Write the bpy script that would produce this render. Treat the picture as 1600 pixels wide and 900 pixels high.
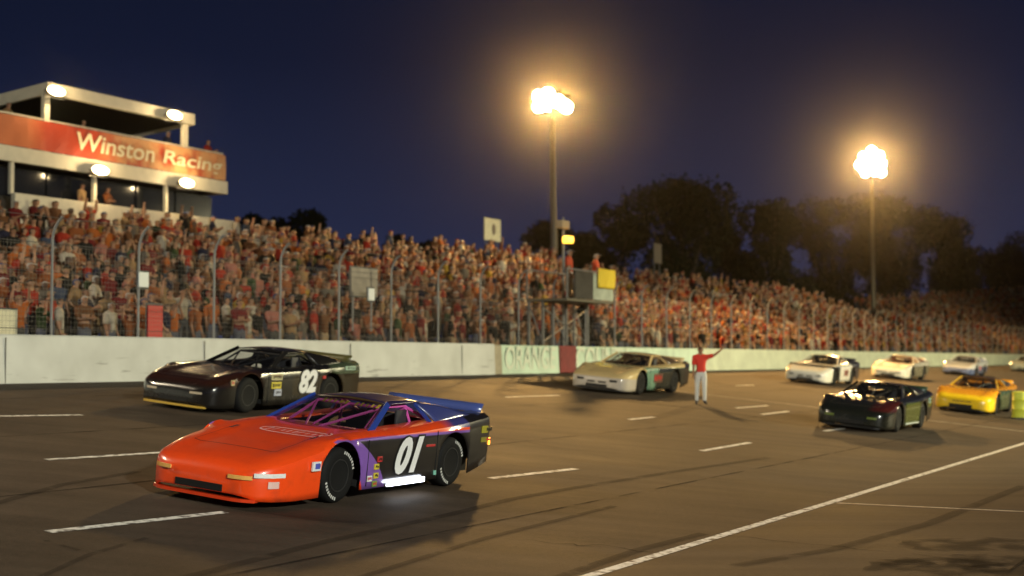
import bpy, bmesh, math, random
from mathutils import Vector, Matrix, Quaternion, noise
R = math.radians
random.seed(11)
for o in list(bpy.data.objects): bpy.data.objects.remove(o)
scene = bpy.context.scene
C = scene.collection
# ------------------------------------------------------------------ camera, world, exposure
CAM_Z = 2.13
F = 2300.0                       # focal length in photo pixels (1600 wide)
PITCH = math.atan(112 / F)
cam_d = bpy.data.cameras.new('camera'); cam = bpy.data.objects.new('camera', cam_d); C.objects.link(cam)
cam.location = (0, 0, CAM_Z); cam.rotation_euler = (R(90) + PITCH, 0, 0)
cam_d.sensor_width = 36; cam_d.lens = 36 * F / 1600; cam_d.clip_end = 3000; cam_d.clip_start = 0.1
cam_d.dof.use_dof = True; cam_d.dof.focus_distance = 17.5; cam_d.dof.aperture_fstop = 1.05
scene.camera = cam
scene.render.resolution_x = 1024; scene.render.resolution_y = 576
scene.view_settings.view_transform = 'Standard'; scene.view_settings.look = 'None'
scene.view_settings.exposure = 0; scene.view_settings.gamma = 1
scene.cycles.use_denoising = True
scene.cycles.max_bounces = 5; scene.cycles.volume_bounces = 0; scene.cycles.transparent_max_bounces = 12
scene.cycles.sample_clamp_indirect = 3
world = bpy.data.worlds.new('World'); scene.world = world; world.use_nodes = True
wn = world.node_tree; wbg = wn.nodes['Background']
# night sky just after dusk: deep navy overhead, a little lighter and more violet at the horizon
stc = wn.nodes.new('ShaderNodeTexCoord'); ssp = wn.nodes.new('ShaderNodeSeparateXYZ'); wn.links.new(stc.outputs['Generated'], ssp.inputs[0])
srp = wn.nodes.new('ShaderNodeValToRGB'); wn.links.new(ssp.outputs['Z'], srp.inputs[0]); wn.links.new(srp.outputs[0], wbg.inputs['Color'])
e = srp.color_ramp.elements; e[0].position = 0.0; e[0].color = (.026, .032, .078, 1); e[1].position = .42; e[1].color = (.0020, .0036, .0100, 1)
for ps_, cl in ((.09, (.015, .020, .052, 1)), (.20, (.0062, .0092, .027, 1))): q = e.new(ps_); q.color = cl
wbg.inputs['Strength'].default_value = 1.0

# ------------------------------------------------------------------ track frame: p = metres from the camera across the track, t = along it
D = Vector((.4711, .8821, 0)); N = Vector((-.8821, .4711, 0)); UP = Vector((0, 0, 1))
P_PIT, P_WALL, BANK = 6.2, 22.9, .0984
def gz(p): return 0.0 if p < P_PIT else (BANK * (min(p, P_WALL + 2.2) - P_PIT))
def W(p, t, z=0.0): return N * p + D * t + UP * z
def G(p, t, dz=0.0): return W(p, t, gz(p) + dz)
def ray(px, py):
    v = Vector(((px - 800) / F, 1, -(py - 450) / F))
    return (Matrix.Rotation(PITCH, 3, 'X') @ v)
def on_ground(px, py):
    """point of the track or pit surface seen at a photo pixel -> (p, t)"""
    v = ray(px, py); o = Vector((0, 0, CAM_Z))
    vp, vz = v.dot(N), v.z
    # bank plane: z = BANK*(p-P_PIT)
    k = (-BANK * P_PIT - CAM_Z) / (vz - BANK * vp)
    if k < 0 or k * vp < P_PIT: k = -CAM_Z / vz
    q = o + v * k
    return q.dot(N), q.dot(D)
def at_p(px, py, p):
    v = ray(px, py); k = p / v.dot(N); q = Vector((0, 0, CAM_Z)) + v * k
    return p, q.dot(D), q.z

# ------------------------------------------------------------------ materials
def mat(name, col, rough=.6, metal=0, coat=0, emit=None, es=0, noise_amt=0, nscale=8, alpha=1, spec=.5):
    m = bpy.data.materials.new(name); m.use_nodes = True; nt = m.node_tree; b = nt.nodes['Principled BSDF']
    b.inputs['Base Color'].default_value = (*col, 1); b.inputs['Roughness'].default_value = rough
    b.inputs['Metallic'].default_value = metal; b.inputs['Coat Weight'].default_value = coat
    b.inputs['Coat Roughness'].default_value = .08; b.inputs['Specular IOR Level'].default_value = spec
    b.inputs['Alpha'].default_value = alpha
    if emit: b.inputs['Emission Color'].default_value = (*emit, 1); b.inputs['Emission Strength'].default_value = es
    if noise_amt:
        tc = nt.nodes.new('ShaderNodeTexCoord'); nz = nt.nodes.new('ShaderNodeTexNoise'); nz.inputs['Scale'].default_value = nscale
        nz.inputs['Detail'].default_value = 6
        mr = nt.nodes.new('ShaderNodeMapRange'); mr.inputs['From Min'].default_value = .3; mr.inputs['From Max'].default_value = .7
        mr.inputs['To Min'].default_value = 1 - noise_amt; mr.inputs['To Max'].default_value = 1 + noise_amt
        mx = nt.nodes.new('ShaderNodeVectorMath'); mx.operation = 'SCALE'; mx.inputs[0].default_value = col
        nt.links.new(tc.outputs['Object'], nz.inputs['Vector']); nt.links.new(nz.outputs['Fac'], mr.inputs['Value'])
        nt.links.new(mr.outputs['Result'], mx.inputs['Scale']); nt.links.new(mx.outputs['Vector'], b.inputs['Base Color'])
    return m
class NT:
    """small helper for procedural masks in object space"""
    def __init__(s, m):
        s.nt = m.node_tree; tc = s.nt.nodes.new('ShaderNodeTexCoord'); sp = s.nt.nodes.new('ShaderNodeSeparateXYZ')
        s.nt.links.new(tc.outputs['Object'], sp.inputs[0]); s.tc = tc
        s.x, s.y, s.z = sp.outputs
    def op(s, k, a, b=None, c=None):
        n = s.nt.nodes.new('ShaderNodeMath'); n.operation = k
        for i, v in enumerate((a, b, c)):
            if v is None: continue
            if isinstance(v, (int, float)): n.inputs[i].default_value = v
            else: s.nt.links.new(v, n.inputs[i])
        return n.outputs[0]
    def lin(s, cx, cy, cz, c0):
        r = s.op('MULTIPLY', s.x, cx); r = s.op('MULTIPLY_ADD', s.y, cy, r); r = s.op('MULTIPLY_ADD', s.z, cz, r); return s.op('ADD', r, c0)
    def pos(s, v, w=.015): return s.op('SMOOTH_MIN', s.op('MAXIMUM', s.op('DIVIDE', v, w), 0.0), 1.0, .01)
    def AND(s, a, b): return s.op('MULTIPLY', a, b)
    def mix(s, fac, a, b):
        n = s.nt.nodes.new('ShaderNodeMix'); n.data_type = 'RGBA'
        s.nt.links.new(fac, n.inputs[0])
        for v, i in ((a, 6), (b, 7)):
            if isinstance(v, tuple): n.inputs[i].default_value = (*v, 1)
            else: s.nt.links.new(v, n.inputs[i])
        return n.outputs[2]
    def noise(s, scale, detail=5, vec=None):
        n = s.nt.nodes.new('ShaderNodeTexNoise'); n.inputs['Scale'].default_value = scale; n.inputs['Detail'].default_value = detail
        s.nt.links.new(vec or s.tc.outputs['Object'], n.inputs['Vector']); return n.outputs['Fac']
    def out(s, sock, name='Base Color'): s.nt.links.new(sock, s.nt.nodes['Principled BSDF'].inputs[name])

# ------------------------------------------------------------------ object helpers
def tag(o, label=None, cat=None, group=None, kind=None):
    if label: o['label'] = label
    if cat: o['category'] = cat
    if group: o['group'] = group
    if kind: o['kind'] = kind
    return o
def empty(name, M=None, label=None, cat=None, group=None):
    o = bpy.data.objects.new(name, None); C.objects.link(o); o.empty_display_size = .2
    if M is not None: o.matrix_world = M if isinstance(M, Matrix) else Matrix.Translation(M)
    return tag(o, label, cat, group)
def link(name, me, mats, parent=None, M=None):
    o = bpy.data.objects.new(name, me); C.objects.link(o)
    for m in (mats if isinstance(mats, (list, tuple)) else [mats]): me.materials.append(m)
    if parent is not None: o.parent = parent
    if M is not None: o.matrix_local = M
    return o
def finish(name, bm, mats, parent=None, M=None, smooth=None):
    if M is not None and M.determinant() < 0: bm.transform(M); M = None
    me = bpy.data.meshes.new(name); bmesh.ops.recalc_face_normals(bm, faces=bm.faces); bm.to_mesh(me); bm.free()
    if smooth is not None:
        for f in me.polygons: f.use_smooth = True
        me.set_sharp_from_angle(angle=R(smooth))
    return link(name, me, mats, parent, M)
def box(bm, lo, hi, mi=0, M=None, bev=0):
    vs = [bm.verts.new((x, y, z)) for x in (lo[0], hi[0]) for y in (lo[1], hi[1]) for z in (lo[2], hi[2])]
    fs = [(0, 1, 3, 2), (4, 6, 7, 5), (0, 4, 5, 1), (2, 3, 7, 6), (0, 2, 6, 4), (1, 5, 7, 3)]
    out = []
    for f in fs:
        q = bm.faces.new([vs[i] for i in f]); q.material_index = mi; out.append(q)
    if M is not None:
        for v in vs: v.co = M @ v.co
    if bev:
        es = list({e for q in out for e in q.edges}); bmesh.ops.bevel(bm, geom=es, offset=bev, segments=2, affect='EDGES', profile=.5)
    return vs
def tube(bm, pts, r, seg=8, mi=0, cap=True):
    """tube through points; r a number or one radius per point"""
    pts = [Vector(p) for p in pts]; n = len(pts); rings = []
    rr = r if isinstance(r, (list, tuple)) else [r] * n
    ref = None
    for i, p in enumerate(pts):
        d = (pts[min(i + 1, n - 1)] - pts[max(i - 1, 0)]).normalized()
        if ref is None: ref = Vector((0, 0, 1)) if abs(d.z) < .9 else Vector((1, 0, 0))
        u = d.cross(ref).normalized(); v = d.cross(u).normalized(); ref = -v if False else ref
        rings.append([bm.verts.new(p + (u * math.cos(a) + v * math.sin(a)) * rr[i]) for a in [2 * math.pi * k / seg for k in range(seg)]])
    for a, b in zip(rings, rings[1:]):
        for k in range(seg):
            f = bm.faces.new((a[k], a[(k + 1) % seg], b[(k + 1) % seg], b[k])); f.material_index = mi
    if cap:
        for rg in (rings[0], rings[-1]):
            f = bm.faces.new(rg); f.material_index = mi
def lathe(bm, prof, seg=24, axis='Z', mi=0, M=None):
    """prof: list of (radius, height)"""
    rings = []
    for r, h in prof:
        ring = []
        for k in range(seg):
            a = 2 * math.pi * k / seg
            co = Vector((r * math.cos(a), r * math.sin(a), h)) if axis == 'Z' else Vector((h, r * math.cos(a), r * math.sin(a)))
            ring.append(bm.verts.new(M @ co if M is not None else co))
        rings.append(ring)
    for a, b in zip(rings, rings[1:]):
        for k in range(seg):
            try: f = bm.faces.new((a[k], a[(k + 1) % seg], b[(k + 1) % seg], b[k])); f.material_index = mi
            except ValueError: pass
    for rg in (rings[0], rings[-1]):
        f = bm.faces.new(rg); f.material_index = mi
def quadstrip(bm, A, B, mi=0):
    a = [bm.verts.new(p) for p in A]; b = [bm.verts.new(p) for p in B]
    for i in range(len(a) - 1):
        f = bm.faces.new((a[i], a[i + 1], b[i + 1], b[i])); f.material_index = mi
def grid_surface(bm, rows, mi=0, thick=None):
    vs = [[bm.verts.new(p) for p in r] for r in rows]; fs = []
    for i in range(len(vs) - 1):
        for j in range(len(vs[0]) - 1):
            f = bm.faces.new((vs[i][j], vs[i + 1][j], vs[i + 1][j + 1], vs[i][j + 1])); f.material_index = mi; fs.append(f)
    return vs, fs
def text_mesh(s, size, bold=0.0, shear=0.0, extrude=.004):
    cu = bpy.data.curves.new('lettering', 'FONT'); cu.body = s; cu.size = size; cu.offset = bold; cu.shear = shear
    cu.extrude = extrude; cu.align_x = 'CENTER'; cu.align_y = 'CENTER'; cu.resolution_u = 4
    ob = bpy.data.objects.new('lettering', cu); C.objects.link(ob)
    dg = bpy.context.evaluated_depsgraph_get(); dg.update()
    me = bpy.data.meshes.new_from_object(ob.evaluated_get(dg)); me.materials.clear()
    bpy.data.objects.remove(ob); bpy.data.curves.remove(cu)
    return me
def frame(origin, X, Y):
    X = Vector(X).normalized(); Y = Vector(Y); Y = (Y - X * Y.dot(X)).normalized(); Z = X.cross(Y)
    return Matrix(((X.x, Y.x, Z.x, origin[0]), (X.y, Y.y, Z.y, origin[1]), (X.z, Y.z, Z.z, origin[2]), (0, 0, 0, 1)))

NDU = Matrix(((N.x, D.x, 0, 0), (N.y, D.y, 0, 0), (0, 0, 1, 0), (0, 0, 0, 1)))
# ================================================================== SETTING
asphalt = mat('asphalt', (.06, .055, .05), .78, spec=.18)
a = NT(asphalt)
mp = a.nt.nodes.new('ShaderNodeMapping'); a.nt.links.new(a.tc.outputs['Object'], mp.inputs['Vector'])
ang = math.atan2(D.y, D.x); mp.inputs['Rotation'].default_value = (0, 0, -ang); mp.inputs['Scale'].default_value = (.05, .8, 1)
n1 = a.noise(2.2, 6, mp.outputs[0]); n2 = a.noise(.35, 5); n3 = a.noise(60, 3); n4 = a.noise(1.6, 6)
v = a.op('MULTIPLY_ADD', n1, 1.0, a.op('MULTIPLY', n2, .9)); n5 = a.noise(14, 4); v = a.op('MULTIPLY_ADD', n3, .55, v); v = a.op('MULTIPLY_ADD', n5, .4, v); v = a.op('MULTIPLY_ADD', n4, .3, v)
mr = a.nt.nodes.new('ShaderNodeMapRange'); mr.inputs['From Min'].default_value = 1.25; mr.inputs['From Max'].default_value = 1.95
a.nt.links.new(v, mr.inputs['Value'])
cmix = a.mix(mr.outputs[0], (.028, .0195, .0132), (.080, .0575, .0405)); a.out(cmix)
mr2 = a.nt.nodes.new('ShaderNodeMapRange'); mr2.inputs['To Min'].default_value = .62; mr2.inputs['To Max'].default_value = .9
a.nt.links.new(n2, mr2.inputs['Value']); a.out(mr2.outputs[0], 'Roughness')
bmp = a.nt.nodes.new('ShaderNodeBump'); bmp.inputs['Strength'].default_value = .25; bmp.inputs['Distance'].default_value = .02
a.nt.links.new(n3, bmp.inputs['Height']); a.nt.links.new(bmp.outputs[0], a.nt.nodes['Principled BSDF'].inputs['Normal'])
grass = mat('grass', (.035, .05, .02), .9, noise_amt=.4, nscale=.5)
T0, T1 = -60, 190
def strip_mesh(name, ps, ts, zf, m, kind='structure'):
    bm = bmesh.new()
    rows = [[W(p, t, zf(p)) for t in ts] for p in ps]
    grid_surface(bm, rows); bmesh.ops.recalc_face_normals(bm, faces=bm.faces)
    return tag(finish(name, bm, m), kind=kind)
ts = [T0 + (T1 - T0) * i / 40 for i in range(41)]
strip_mesh('race_track', [P_PIT, 10, 14, 18, 22, P_WALL + .1], ts, lambda p: gz(p) + .004, asphalt)
strip_mesh('pit_road', [-14, -5, P_PIT], ts, lambda p: .004, asphalt)
bm = bmesh.new(); s = 900
vs = [bm.verts.new((x, y, -.03)) for x, y in ((-s, -s), (s, -s), (s, s), (-s, s))]; bm.faces.new(vs)
tag(finish('ground', bm, grass), kind='structure')
# painted lines
white = mat('road_paint', (.74, .72, .66), .7)
wn_ = NT(white); nz = wn_.noise(9, 8); k = wn_.op('MULTIPLY_ADD', nz, 6.0, -2.1)
k = wn_.op('MINIMUM', wn_.op('MAXIMUM', k, 0.0), 1.0)
wn_.out(wn_.mix(k, (.09, .08, .07), (.74, .72, .66)))
dirty = mat('worn_paint', (.2, .18, .15), .8, noise_amt=.5, nscale=4)
paint_bm = bmesh.new()
def ground_line(pa, pb, w, bm, dz=.008, mi=0, n=8):
    A = Vector((pa[0], pa[1])); B = Vector((pb[0], pb[1])); d = (B - A); u = d.normalized(); q = Vector((-u.y, u.x)) * w / 2
    L, Rr = [], []
    for i in range(n + 1):
        c = A + d * i / n
        L.append(G(c.x + q.x, c.y + q.y, dz)); Rr.append(G(c.x - q.x, c.y - q.y, dz))
    quadstrip(bm, L, Rr, mi)
dash_px = [((75, 832), (352, 801)), ((766, 748), (900, 733)), ((1096, 705), (1172, 692)), ((1288, 674), (1318, 670)),
           ((72, 719), (262, 707)), ((982, 656), (1022, 652)), ((1190, 648), (1232, 643)), ((1150, 638), (1200, 634)),
           ((-90, 652), (128, 649)), ((790, 621), (874, 618)), ((1150, 603), (1178, 602))]
for a_, b_ in dash_px:
    ground_line(on_ground(*a_), on_ground(*b_), .13, paint_bm)
tag(finish('lane_markings', paint_bm, white), kind='structure')
bm = bmesh.new(); ground_line((P_PIT, T0), (P_PIT, T1), .13, bm, n=60)
tag(finish('pit_line', bm, white), kind='structure')
bm = bmesh.new(); ground_line((22.8, on_ground(1200, 628)[1]), (P_PIT, on_ground(1200, 628)[1]), .22, bm, n=20)
tag(finish('finish_line', bm, dirty), kind='structure')
bm = bmesh.new(); q = on_ground(1290, 785); ground_line((P_PIT - .1, q[1]), (-8, q[1]), .08, bm, n=6)
q = on_ground(1240, 812)
tag(finish('pit_stall_line', bm, mat('pit_paint', (.62, .54, .44), .7, noise_amt=.4, nscale=5)), kind='structure')
seam = mat('paving_seam', (.012, .010, .009), .9, spec=.1); sm_ = NT(seam); kk = sm_.op('MULTIPLY_ADD', sm_.noise(1.2, 6), 4.0, -1.5); sm_.out(sm_.op('MINIMUM', sm_.op('MAXIMUM', kk, 0.0), .8), 'Alpha')
bm = bmesh.new()
for ps in (8.4, 12.55, 16.5, 20.6, 2.6): ground_line((ps, 0), (ps + .1, 110), .035, bm, .010, n=60)
for (pa, ta, pb2, tb2) in ((8.4, 14, 6.3, 15.2), (12.5, 24, 8.5, 22.6), (6.1, 17, 2.7, 16.1), (8.4, 31, 12.5, 32.5), (16.5, 38, 12.6, 36), (5.2, 12.6, 3.1, 13.4)):
    n_ = 12; pr = (pa, ta)
    for i in range(1, n_ + 1):
        u = i / n_; q = (pa + (pb2 - pa) * u + random.uniform(-.07, .07), ta + (tb2 - ta) * u + random.uniform(-.12, .12)); ground_line(pr, q, .02, bm, .010, n=1); pr = q
tag(finish('paving_seams', bm, seam), kind='structure')
rubber = mat('rubber_mark', (.018, .015, .013), .95, spec=.1)
rn = NT(rubber); nz = rn.noise(2.5, 7); kk = rn.op('MULTIPLY_ADD', nz, 3.0, -1.0); kk = rn.op('MINIMUM', rn.op('MAXIMUM', kk, 0.0), .30); rn.out(kk, 'Alpha')
bm = bmesh.new()
for poly, w in ((((250, 915), (500, 850), (700, 806), (800, 781), (900, 763), (1040, 740), (1200, 716)), .14),
                (((-20, 792), (100, 758), (215, 738)), .12), (((60, 905), (140, 868), (230, 842)), .07), (((70, 846), (125, 862)), .06),
                (((980, 628), (1100, 640), (1200, 655)), .3), (((1600, 760), (1450, 820), (1300, 860), (1150, 885)), .2),
                (((560, 905), (760, 842), (960, 792)), .1), (((870, 905), (1000, 860), (1100, 835)), .14)):
    for u_, v_ in zip(poly, poly[1:]): ground_line(on_ground(*u_), on_ground(*v_), w, bm, .012, n=6)
tag(finish('tyre_marks', bm, rubber), kind='structure')
bm = bmesh.new()
stain = mat('oil_stain', (.015, .014, .013), .9, spec=.1)
random.seed(5)
for (px, py, rx, ry) in ((1470, 886, 1.0, .3), (1545, 878, .8, .25), (1545, 852, 1.3, .3), (1420, 880, .5, .14), (1590, 892, .6, .2)):
    c = on_ground(px, py); vs = []
    for i in range(28):
        an = 2 * math.pi * i / 28; k = 1 + .45 * noise.noise(Vector((math.cos(an) * 2 + px, math.sin(an) * 2, py)))
        pt = W(*c, .014) + Vector((1, .1, 0)) * math.cos(an) * rx * k * .8 + Vector((-.1, 1, 0)) * math.sin(an) * ry * k * 2
        pt.z = .014; vs.append(bm.verts.new(pt))
    bm.faces.new(vs)
sn = NT(stain); nz = sn.noise(3, 6); kk = sn.op('MULTIPLY_ADD', nz, 3.5, -1.4); kk = sn.op('MINIMUM', sn.op('MAXIMUM', kk, 0.0), .40); sn.out(kk, 'Alpha')
tag(finish('oil_stains', bm, stain), kind='structure')

# ------------------------------------------------------------------ concrete wall
conc = mat('painted_concrete', (.72, .72, .66), .55)
c_ = NT(conc); nz = c_.noise(1.2, 8); low = c_.noise(7, 5); k = c_.op('MULTIPLY_ADD', nz, 2.2, -.75)
k = c_.op('MINIMUM', c_.op('MAXIMUM', k, 0.0), 1.0); 
cm_ = c_.nt.nodes.new('ShaderNodeMapping'); c_.nt.links.new(c_.tc.outputs['Object'], cm_.inputs['Vector']); cm_.inputs['Rotation'].default_value = (0, 0, -math.atan2(D.y, D.x)); cm_.inputs['Scale'].default_value = (.25, 1, 9)
scf = c_.noise(1.6, 6, cm_.outputs[0]); scf = c_.op('MINIMUM', c_.op('MAXIMUM', c_.op('MULTIPLY_ADD', scf, 9.0, -5.7), 0.0), .55)
scf = c_.AND(scf, c_.pos(c_.lin(0, 0, -1, .62 + gz(P_WALL)), .25))
c_.out(c_.mix(scf, c_.mix(k, (.47, .475, .44), (.62, .63, .59)), (.10, .09, .08)))
conc2 = mat('green_concrete', (.48, .60, .47), .6, noise_amt=.15, nscale=2)
conc3 = mat('grey_green_concrete', (.5, .54, .40), .6, noise_amt=.15, nscale=1.5)
brownp = mat('brown_panel', (.30, .26, .18), .6, noise_amt=.2, nscale=3)
redp = mat('red_gate_paint', (.16, .012, .012), .45, noise_amt=.2, nscale=4)
t_edge = at_p(774, 585, P_WALL)[1]; t_r0 = at_p(879, 585, P_WALL)[1]; t_r1 = at_p(905, 585, P_WALL)[1]; t_b1 = at_p(790, 585, P_WALL)[1]
wz = gz(P_WALL)
def wall_piece(bm, t0, t1, p0, p1, h, mi=0, M=None):
    """a bevelled-top concrete run in world space"""
    prof = [(p0, -.05), (p0 + .04, h - .03), (p0 + .07, h), (p1 - .03, h), (p1, h - .03), (p1, -.05)]
    n = max(1, int((t1 - t0) / 3)); rows = [[W(p, t0 + (t1 - t0) * i / n, wz + z) for i in range(n + 1)] for p, z in prof]
    vs, fs = grid_surface(bm, rows, mi)
    for e in (0, -1):
        f = bm.faces.new([r[e] for r in vs]); f.material_index = mi
wall = empty('track_wall', W(P_WALL, 0, wz), 'long white painted concrete wall along the outer edge of the track', 'wall')
def w_child(name, bm, m): 
    o = finish(name, bm, m); o.parent = wall; o.matrix_parent_inverse = Matrix.Translation(-Vector(wall.location)); return o
bm = bmesh.new(); wall_piece(bm, T0, t_edge, P_WALL, P_WALL + .35, 1.0); w_child('wall_section', bm, conc)
bm = bmesh.new(); wall_piece(bm, t_edge, t_b1, P_WALL + .12, P_WALL + .4, .97); w_child('wall_panel', bm, brownp)
bm = bmesh.new(); wall_piece(bm, t_b1, t_r0, P_WALL + .12, P_WALL + .4, .97); w_child('wall_section', bm, conc2)
bm = bmesh.new(); wall_piece(bm, t_r1, t_r1 + 13, P_WALL + .12, P_WALL + .4, .97); w_child('wall_section', bm, conc2)
bm = bmesh.new(); wall_piece(bm, t_r1 + 13, T1, P_WALL + .1, P_WALL + .4, .98); w_child('wall_section', bm, conc3)
# joints between the pours
bm = bmesh.new()
jt = T0 + 2
while jt < t_edge - .5:
    box(bm, (-.005, 0, 0), (.012, .02, .93), M=Matrix.Translation(W(P_WALL + .004, jt, wz)) @ NDU); jt += 6.1
w_child('expansion_joint', bm, mat('joint', (.18, .17, .15), .8))['kind'] = 'stuff'
gate = empty('wall_gate', W(P_WALL + .1, t_r0, wz), 'dark red steel gate closing the gap in the wall below the flag stand', 'gate')
g_w = t_r1 - t_r0
bm = bmesh.new(); box(bm, (0, .02, .03), (.08, g_w - .02, .98), bev=.01)
finish('gate_panel', bm, redp, gate, NDU)
bm = bmesh.new()
for z in (.18, .5, .82): box(bm, (-.03, .05, z - .03), (0, g_w - .05, z + .03))
finish('gate_rail', bm, redp, gate, NDU)
# wall writing
pale = mat('pale_lettering', (.58, .62, .50), .6)
def wall_text(s, px0, px1, size, parent=None):
    t0 = at_p(px0, 570, P_WALL)[1]; t1 = at_p(px1, 570, P_WALL)[1]
    me = text_mesh(s, 1.0, .012)
    xs = [v.co.x for v in me.vertices]; ys = [v.co.y for v in me.vertices]
    w0, h0 = max(xs) - min(xs), max(ys) - min(ys)
    for v in me.vertices: v.co.x *= (t1 - t0) / w0; v.co.y *= size / h0
    o = link('lettering', me, pale, wall)
    o.matrix_parent_inverse = Matrix.Translation(-Vector(wall.location))
    o.matrix_basis = frame(W(P_WALL + .13, (t0 + t1) / 2, wz + .5), D, UP) if False else frame(W(P_WALL + .118, (t0 + t1) / 2, wz + .5), D, UP - N * .04)
    return o
wall_text('ORANGE', 794, 872, .78); wall_text('COUNTY', 904, 985, .78)

# ------------------------------------------------------------------ catch fence
galv = mat('galvanised_steel', (.19, .19, .185), .6, .3)
wirem = mat('fence_wire', (.13, .12, .11), .6, .5)
fence = empty('catch_fence', W(P_WALL + .3, 20, wz + 1), 'tall steel catch fence with curved post tops standing on the wall', 'fence')
POST = .1148 * P_WALL; PF = P_WALL + .22
tp = .9926 * P_WALL - POST * 5; posts = []
while tp < 150: posts.append(tp); tp += POST
def fence_curve(t, s):
    h = 2.0
    if s <= h: return W(PF, t, wz + 1 + s - .02)
    a_ = (s - h) / .6
    return W(PF - .6 * (1 - math.cos(a_)), t, wz + 1 + h - .02 + .6 * math.sin(a_))
me_post = None
for i, t in enumerate(posts):
    if me_post is None:
        bm = bmesh.new(); base = fence_curve(0, 0)
        tube(bm, [fence_curve(0, s) - base for s in (0, 1, 2.0, 2.15, 2.3, 2.45, 2.6)], .03, 8)
        box(bm, (-.08, -.08, 0), (.08, .08, .02))
        o = finish('post', bm, galv, fence, smooth=50); me_post = o.data
    else: o = bpy.data.objects.new('post', me_post); C.objects.link(o); o.parent = fence
    o.matrix_parent_inverse = Matrix.Translation(-Vector(fence.location)); o.matrix_basis = Matrix.Translation(fence_curve(t, 0))
    if i > 95: break
bm = bmesh.new()
t_a, t_b = posts[0], posts[-1]
for s in (.15, .75, 1.35, 1.95, 2.55): tube(bm, [fence_curve(t_a, s), fence_curve(t_b, s)], .008, 4)
o = finish('cable', bm, wirem, fence); o.matrix_parent_inverse = Matrix.Translation(-Vector(fence.location)); o['kind'] = 'stuff'
bm = bmesh.new()
def wire(a_, b_, r=.0016):
    a_, b_ = Vector(a_), Vector(b_); d = (b_ - a_).normalized(); u = UP.cross(d) if abs(d.z) < .9 else D.copy(); u = u.normalized() * r * 1.5; n = len(bm.verts)
    vs = [bm.verts.new(x) for x in (a_ - u, a_ + u, b_ + u, b_ - u)]; bm.faces.new(vs)
t = 14.0
while t < 60:
    wire(fence_curve(t, 0), fence_curve(t, 2.0)); t += .1
s = .1
while s < 2.0:
    aa, bb = fence_curve(14, s), fence_curve(60, s)
    u = UP * .0024; bm.faces.new([bm.verts.new(x) for x in (aa - u, aa + u, bb + u, bb - u)]); s += .1
o = finish('wire_mesh', bm, wirem, fence); o.matrix_parent_inverse = Matrix.Translation(-Vector(fence.location))

# ------------------------------------------------------------------ grandstands
wood = mat('bleacher_wood', (.16, .13, .10), .8, noise_amt=.3, nscale=3)
steel_dark = mat('dark_steel', (.06, .06, .06), .6, .3)
def stand(nrows, f0, f1, b0, b1, z0, z1, label, z1b=None):
    """rows interpolated between front line f0-f1 and back line b0-b1 (p, t); returns row lines"""
    rows = []
    if z1b is None: z1b = z1
    bm = bmesh.new()
    f0, f1, b0, b1 = map(Vector, (f0, f1, b0, b1)); du = 1 / (nrows - 1)
    def slab(a, b, c, d, za, zb, th):
        top = [W(*a, za), W(*b, zb), W(*c, zb), W(*d, za)]; vs = [bm.verts.new(q) for q in top + [q - UP * th for q in top]]
        for f in ((0, 1, 2, 3), (4, 7, 6, 5), (0, 4, 5, 1), (1, 5, 6, 2), (2, 6, 7, 3), (3, 7, 4, 0)): bm.faces.new([vs[i] for i in f])
    for k in range(nrows):
        u = k / (nrows - 1); A = f0.lerp(b0, u); B = f1.lerp(b1, u); za = z0 + (z1 - z0) * u; zb = z0 + (z1b - z0) * u
        rows.append((A, B, za, zb)); A2 = f0.lerp(b0, u + du); B2 = f1.lerp(b1, u + du)
        slab(A, B, B2, A2, za, zb, .09)
        slab(A.lerp(A2, .62), B.lerp(B2, .62), B.lerp(B2, .95), A.lerp(A2, .95), za + .42, zb + .42, .05)
    o = finish('grandstand', bm, wood); tag(o, label, 'grandstand')
    fr = bmesh.new(); nL = 14
    for k in range(0, nrows, 4):
        A, B, za, zb = rows[k]
        for i in range(nL + 1):
            c = A.lerp(B, i / nL); tube(fr, [W(c.x, c.y, -.03), W(c.x, c.y, za + (zb - za) * i / nL - .1)], .06, 6)
    finish('support_frame', fr, steel_dark, o)
    return rows
S1 = stand(15, (24.3, 14), (24.3, 52), (36.2, 14), (36.2, 74), wz + .25, 5.05, 'packed wooden grandstand below the press box, nearest the camera', 6.7)
S2 = stand(14, (24.4, 53.5), (24.4, 118), (35.6, 75.5), (33, 112), wz + .2, 6.0, 'low wooden grandstand beyond the flag stand, filled with people')
S3 = stand(16, (25, 121), (24.7, 196), (39.6, 149), (29.5, 211), wz + .4, 7.0, 'far dim grandstand curving round beyond the last white cars', 10.6)

# ------------------------------------------------------------------ people
skins = [mat('skin', tuple(v * .52 for v in c), .6) for c in ((.52, .25, .13), (.44, .20, .10), (.56, .30, .17), (.16, .075, .04))]
SHIRT = {'red': (.46, .04, .02), 'white': (.66, .58, .46), 'orange': (.56, .15, .03), 'brown': (.20, .085, .035), 'navy': (.03, .03, .06), 'black': (.02, .017, .014),
         'tan': (.44, .27, .13), 'grey': (.20, .165, .13), 'maroon': (.20, .02, .02), 'pink': (.52, .20, .15), 'yellow': (.52, .32, .05),
         'green': (.05, .08, .03), 'blue': (.08, .10, .16), 'rust': (.36, .11, .035)}
shirt_m = {k: mat(k + '_cloth', tuple(q * .50 for q in v), .9, spec=.15) for k, v in SHIRT.items()}
trou_m = {k: mat(k + '_trousers', v, .85) for k, v in {'blue jeans': (.045, .05, .075), 'khaki shorts': (.22, .15, .08), 'black trousers': (.02, .02, .02), 'white trousers': (.6, .58, .52)}.items()}
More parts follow.
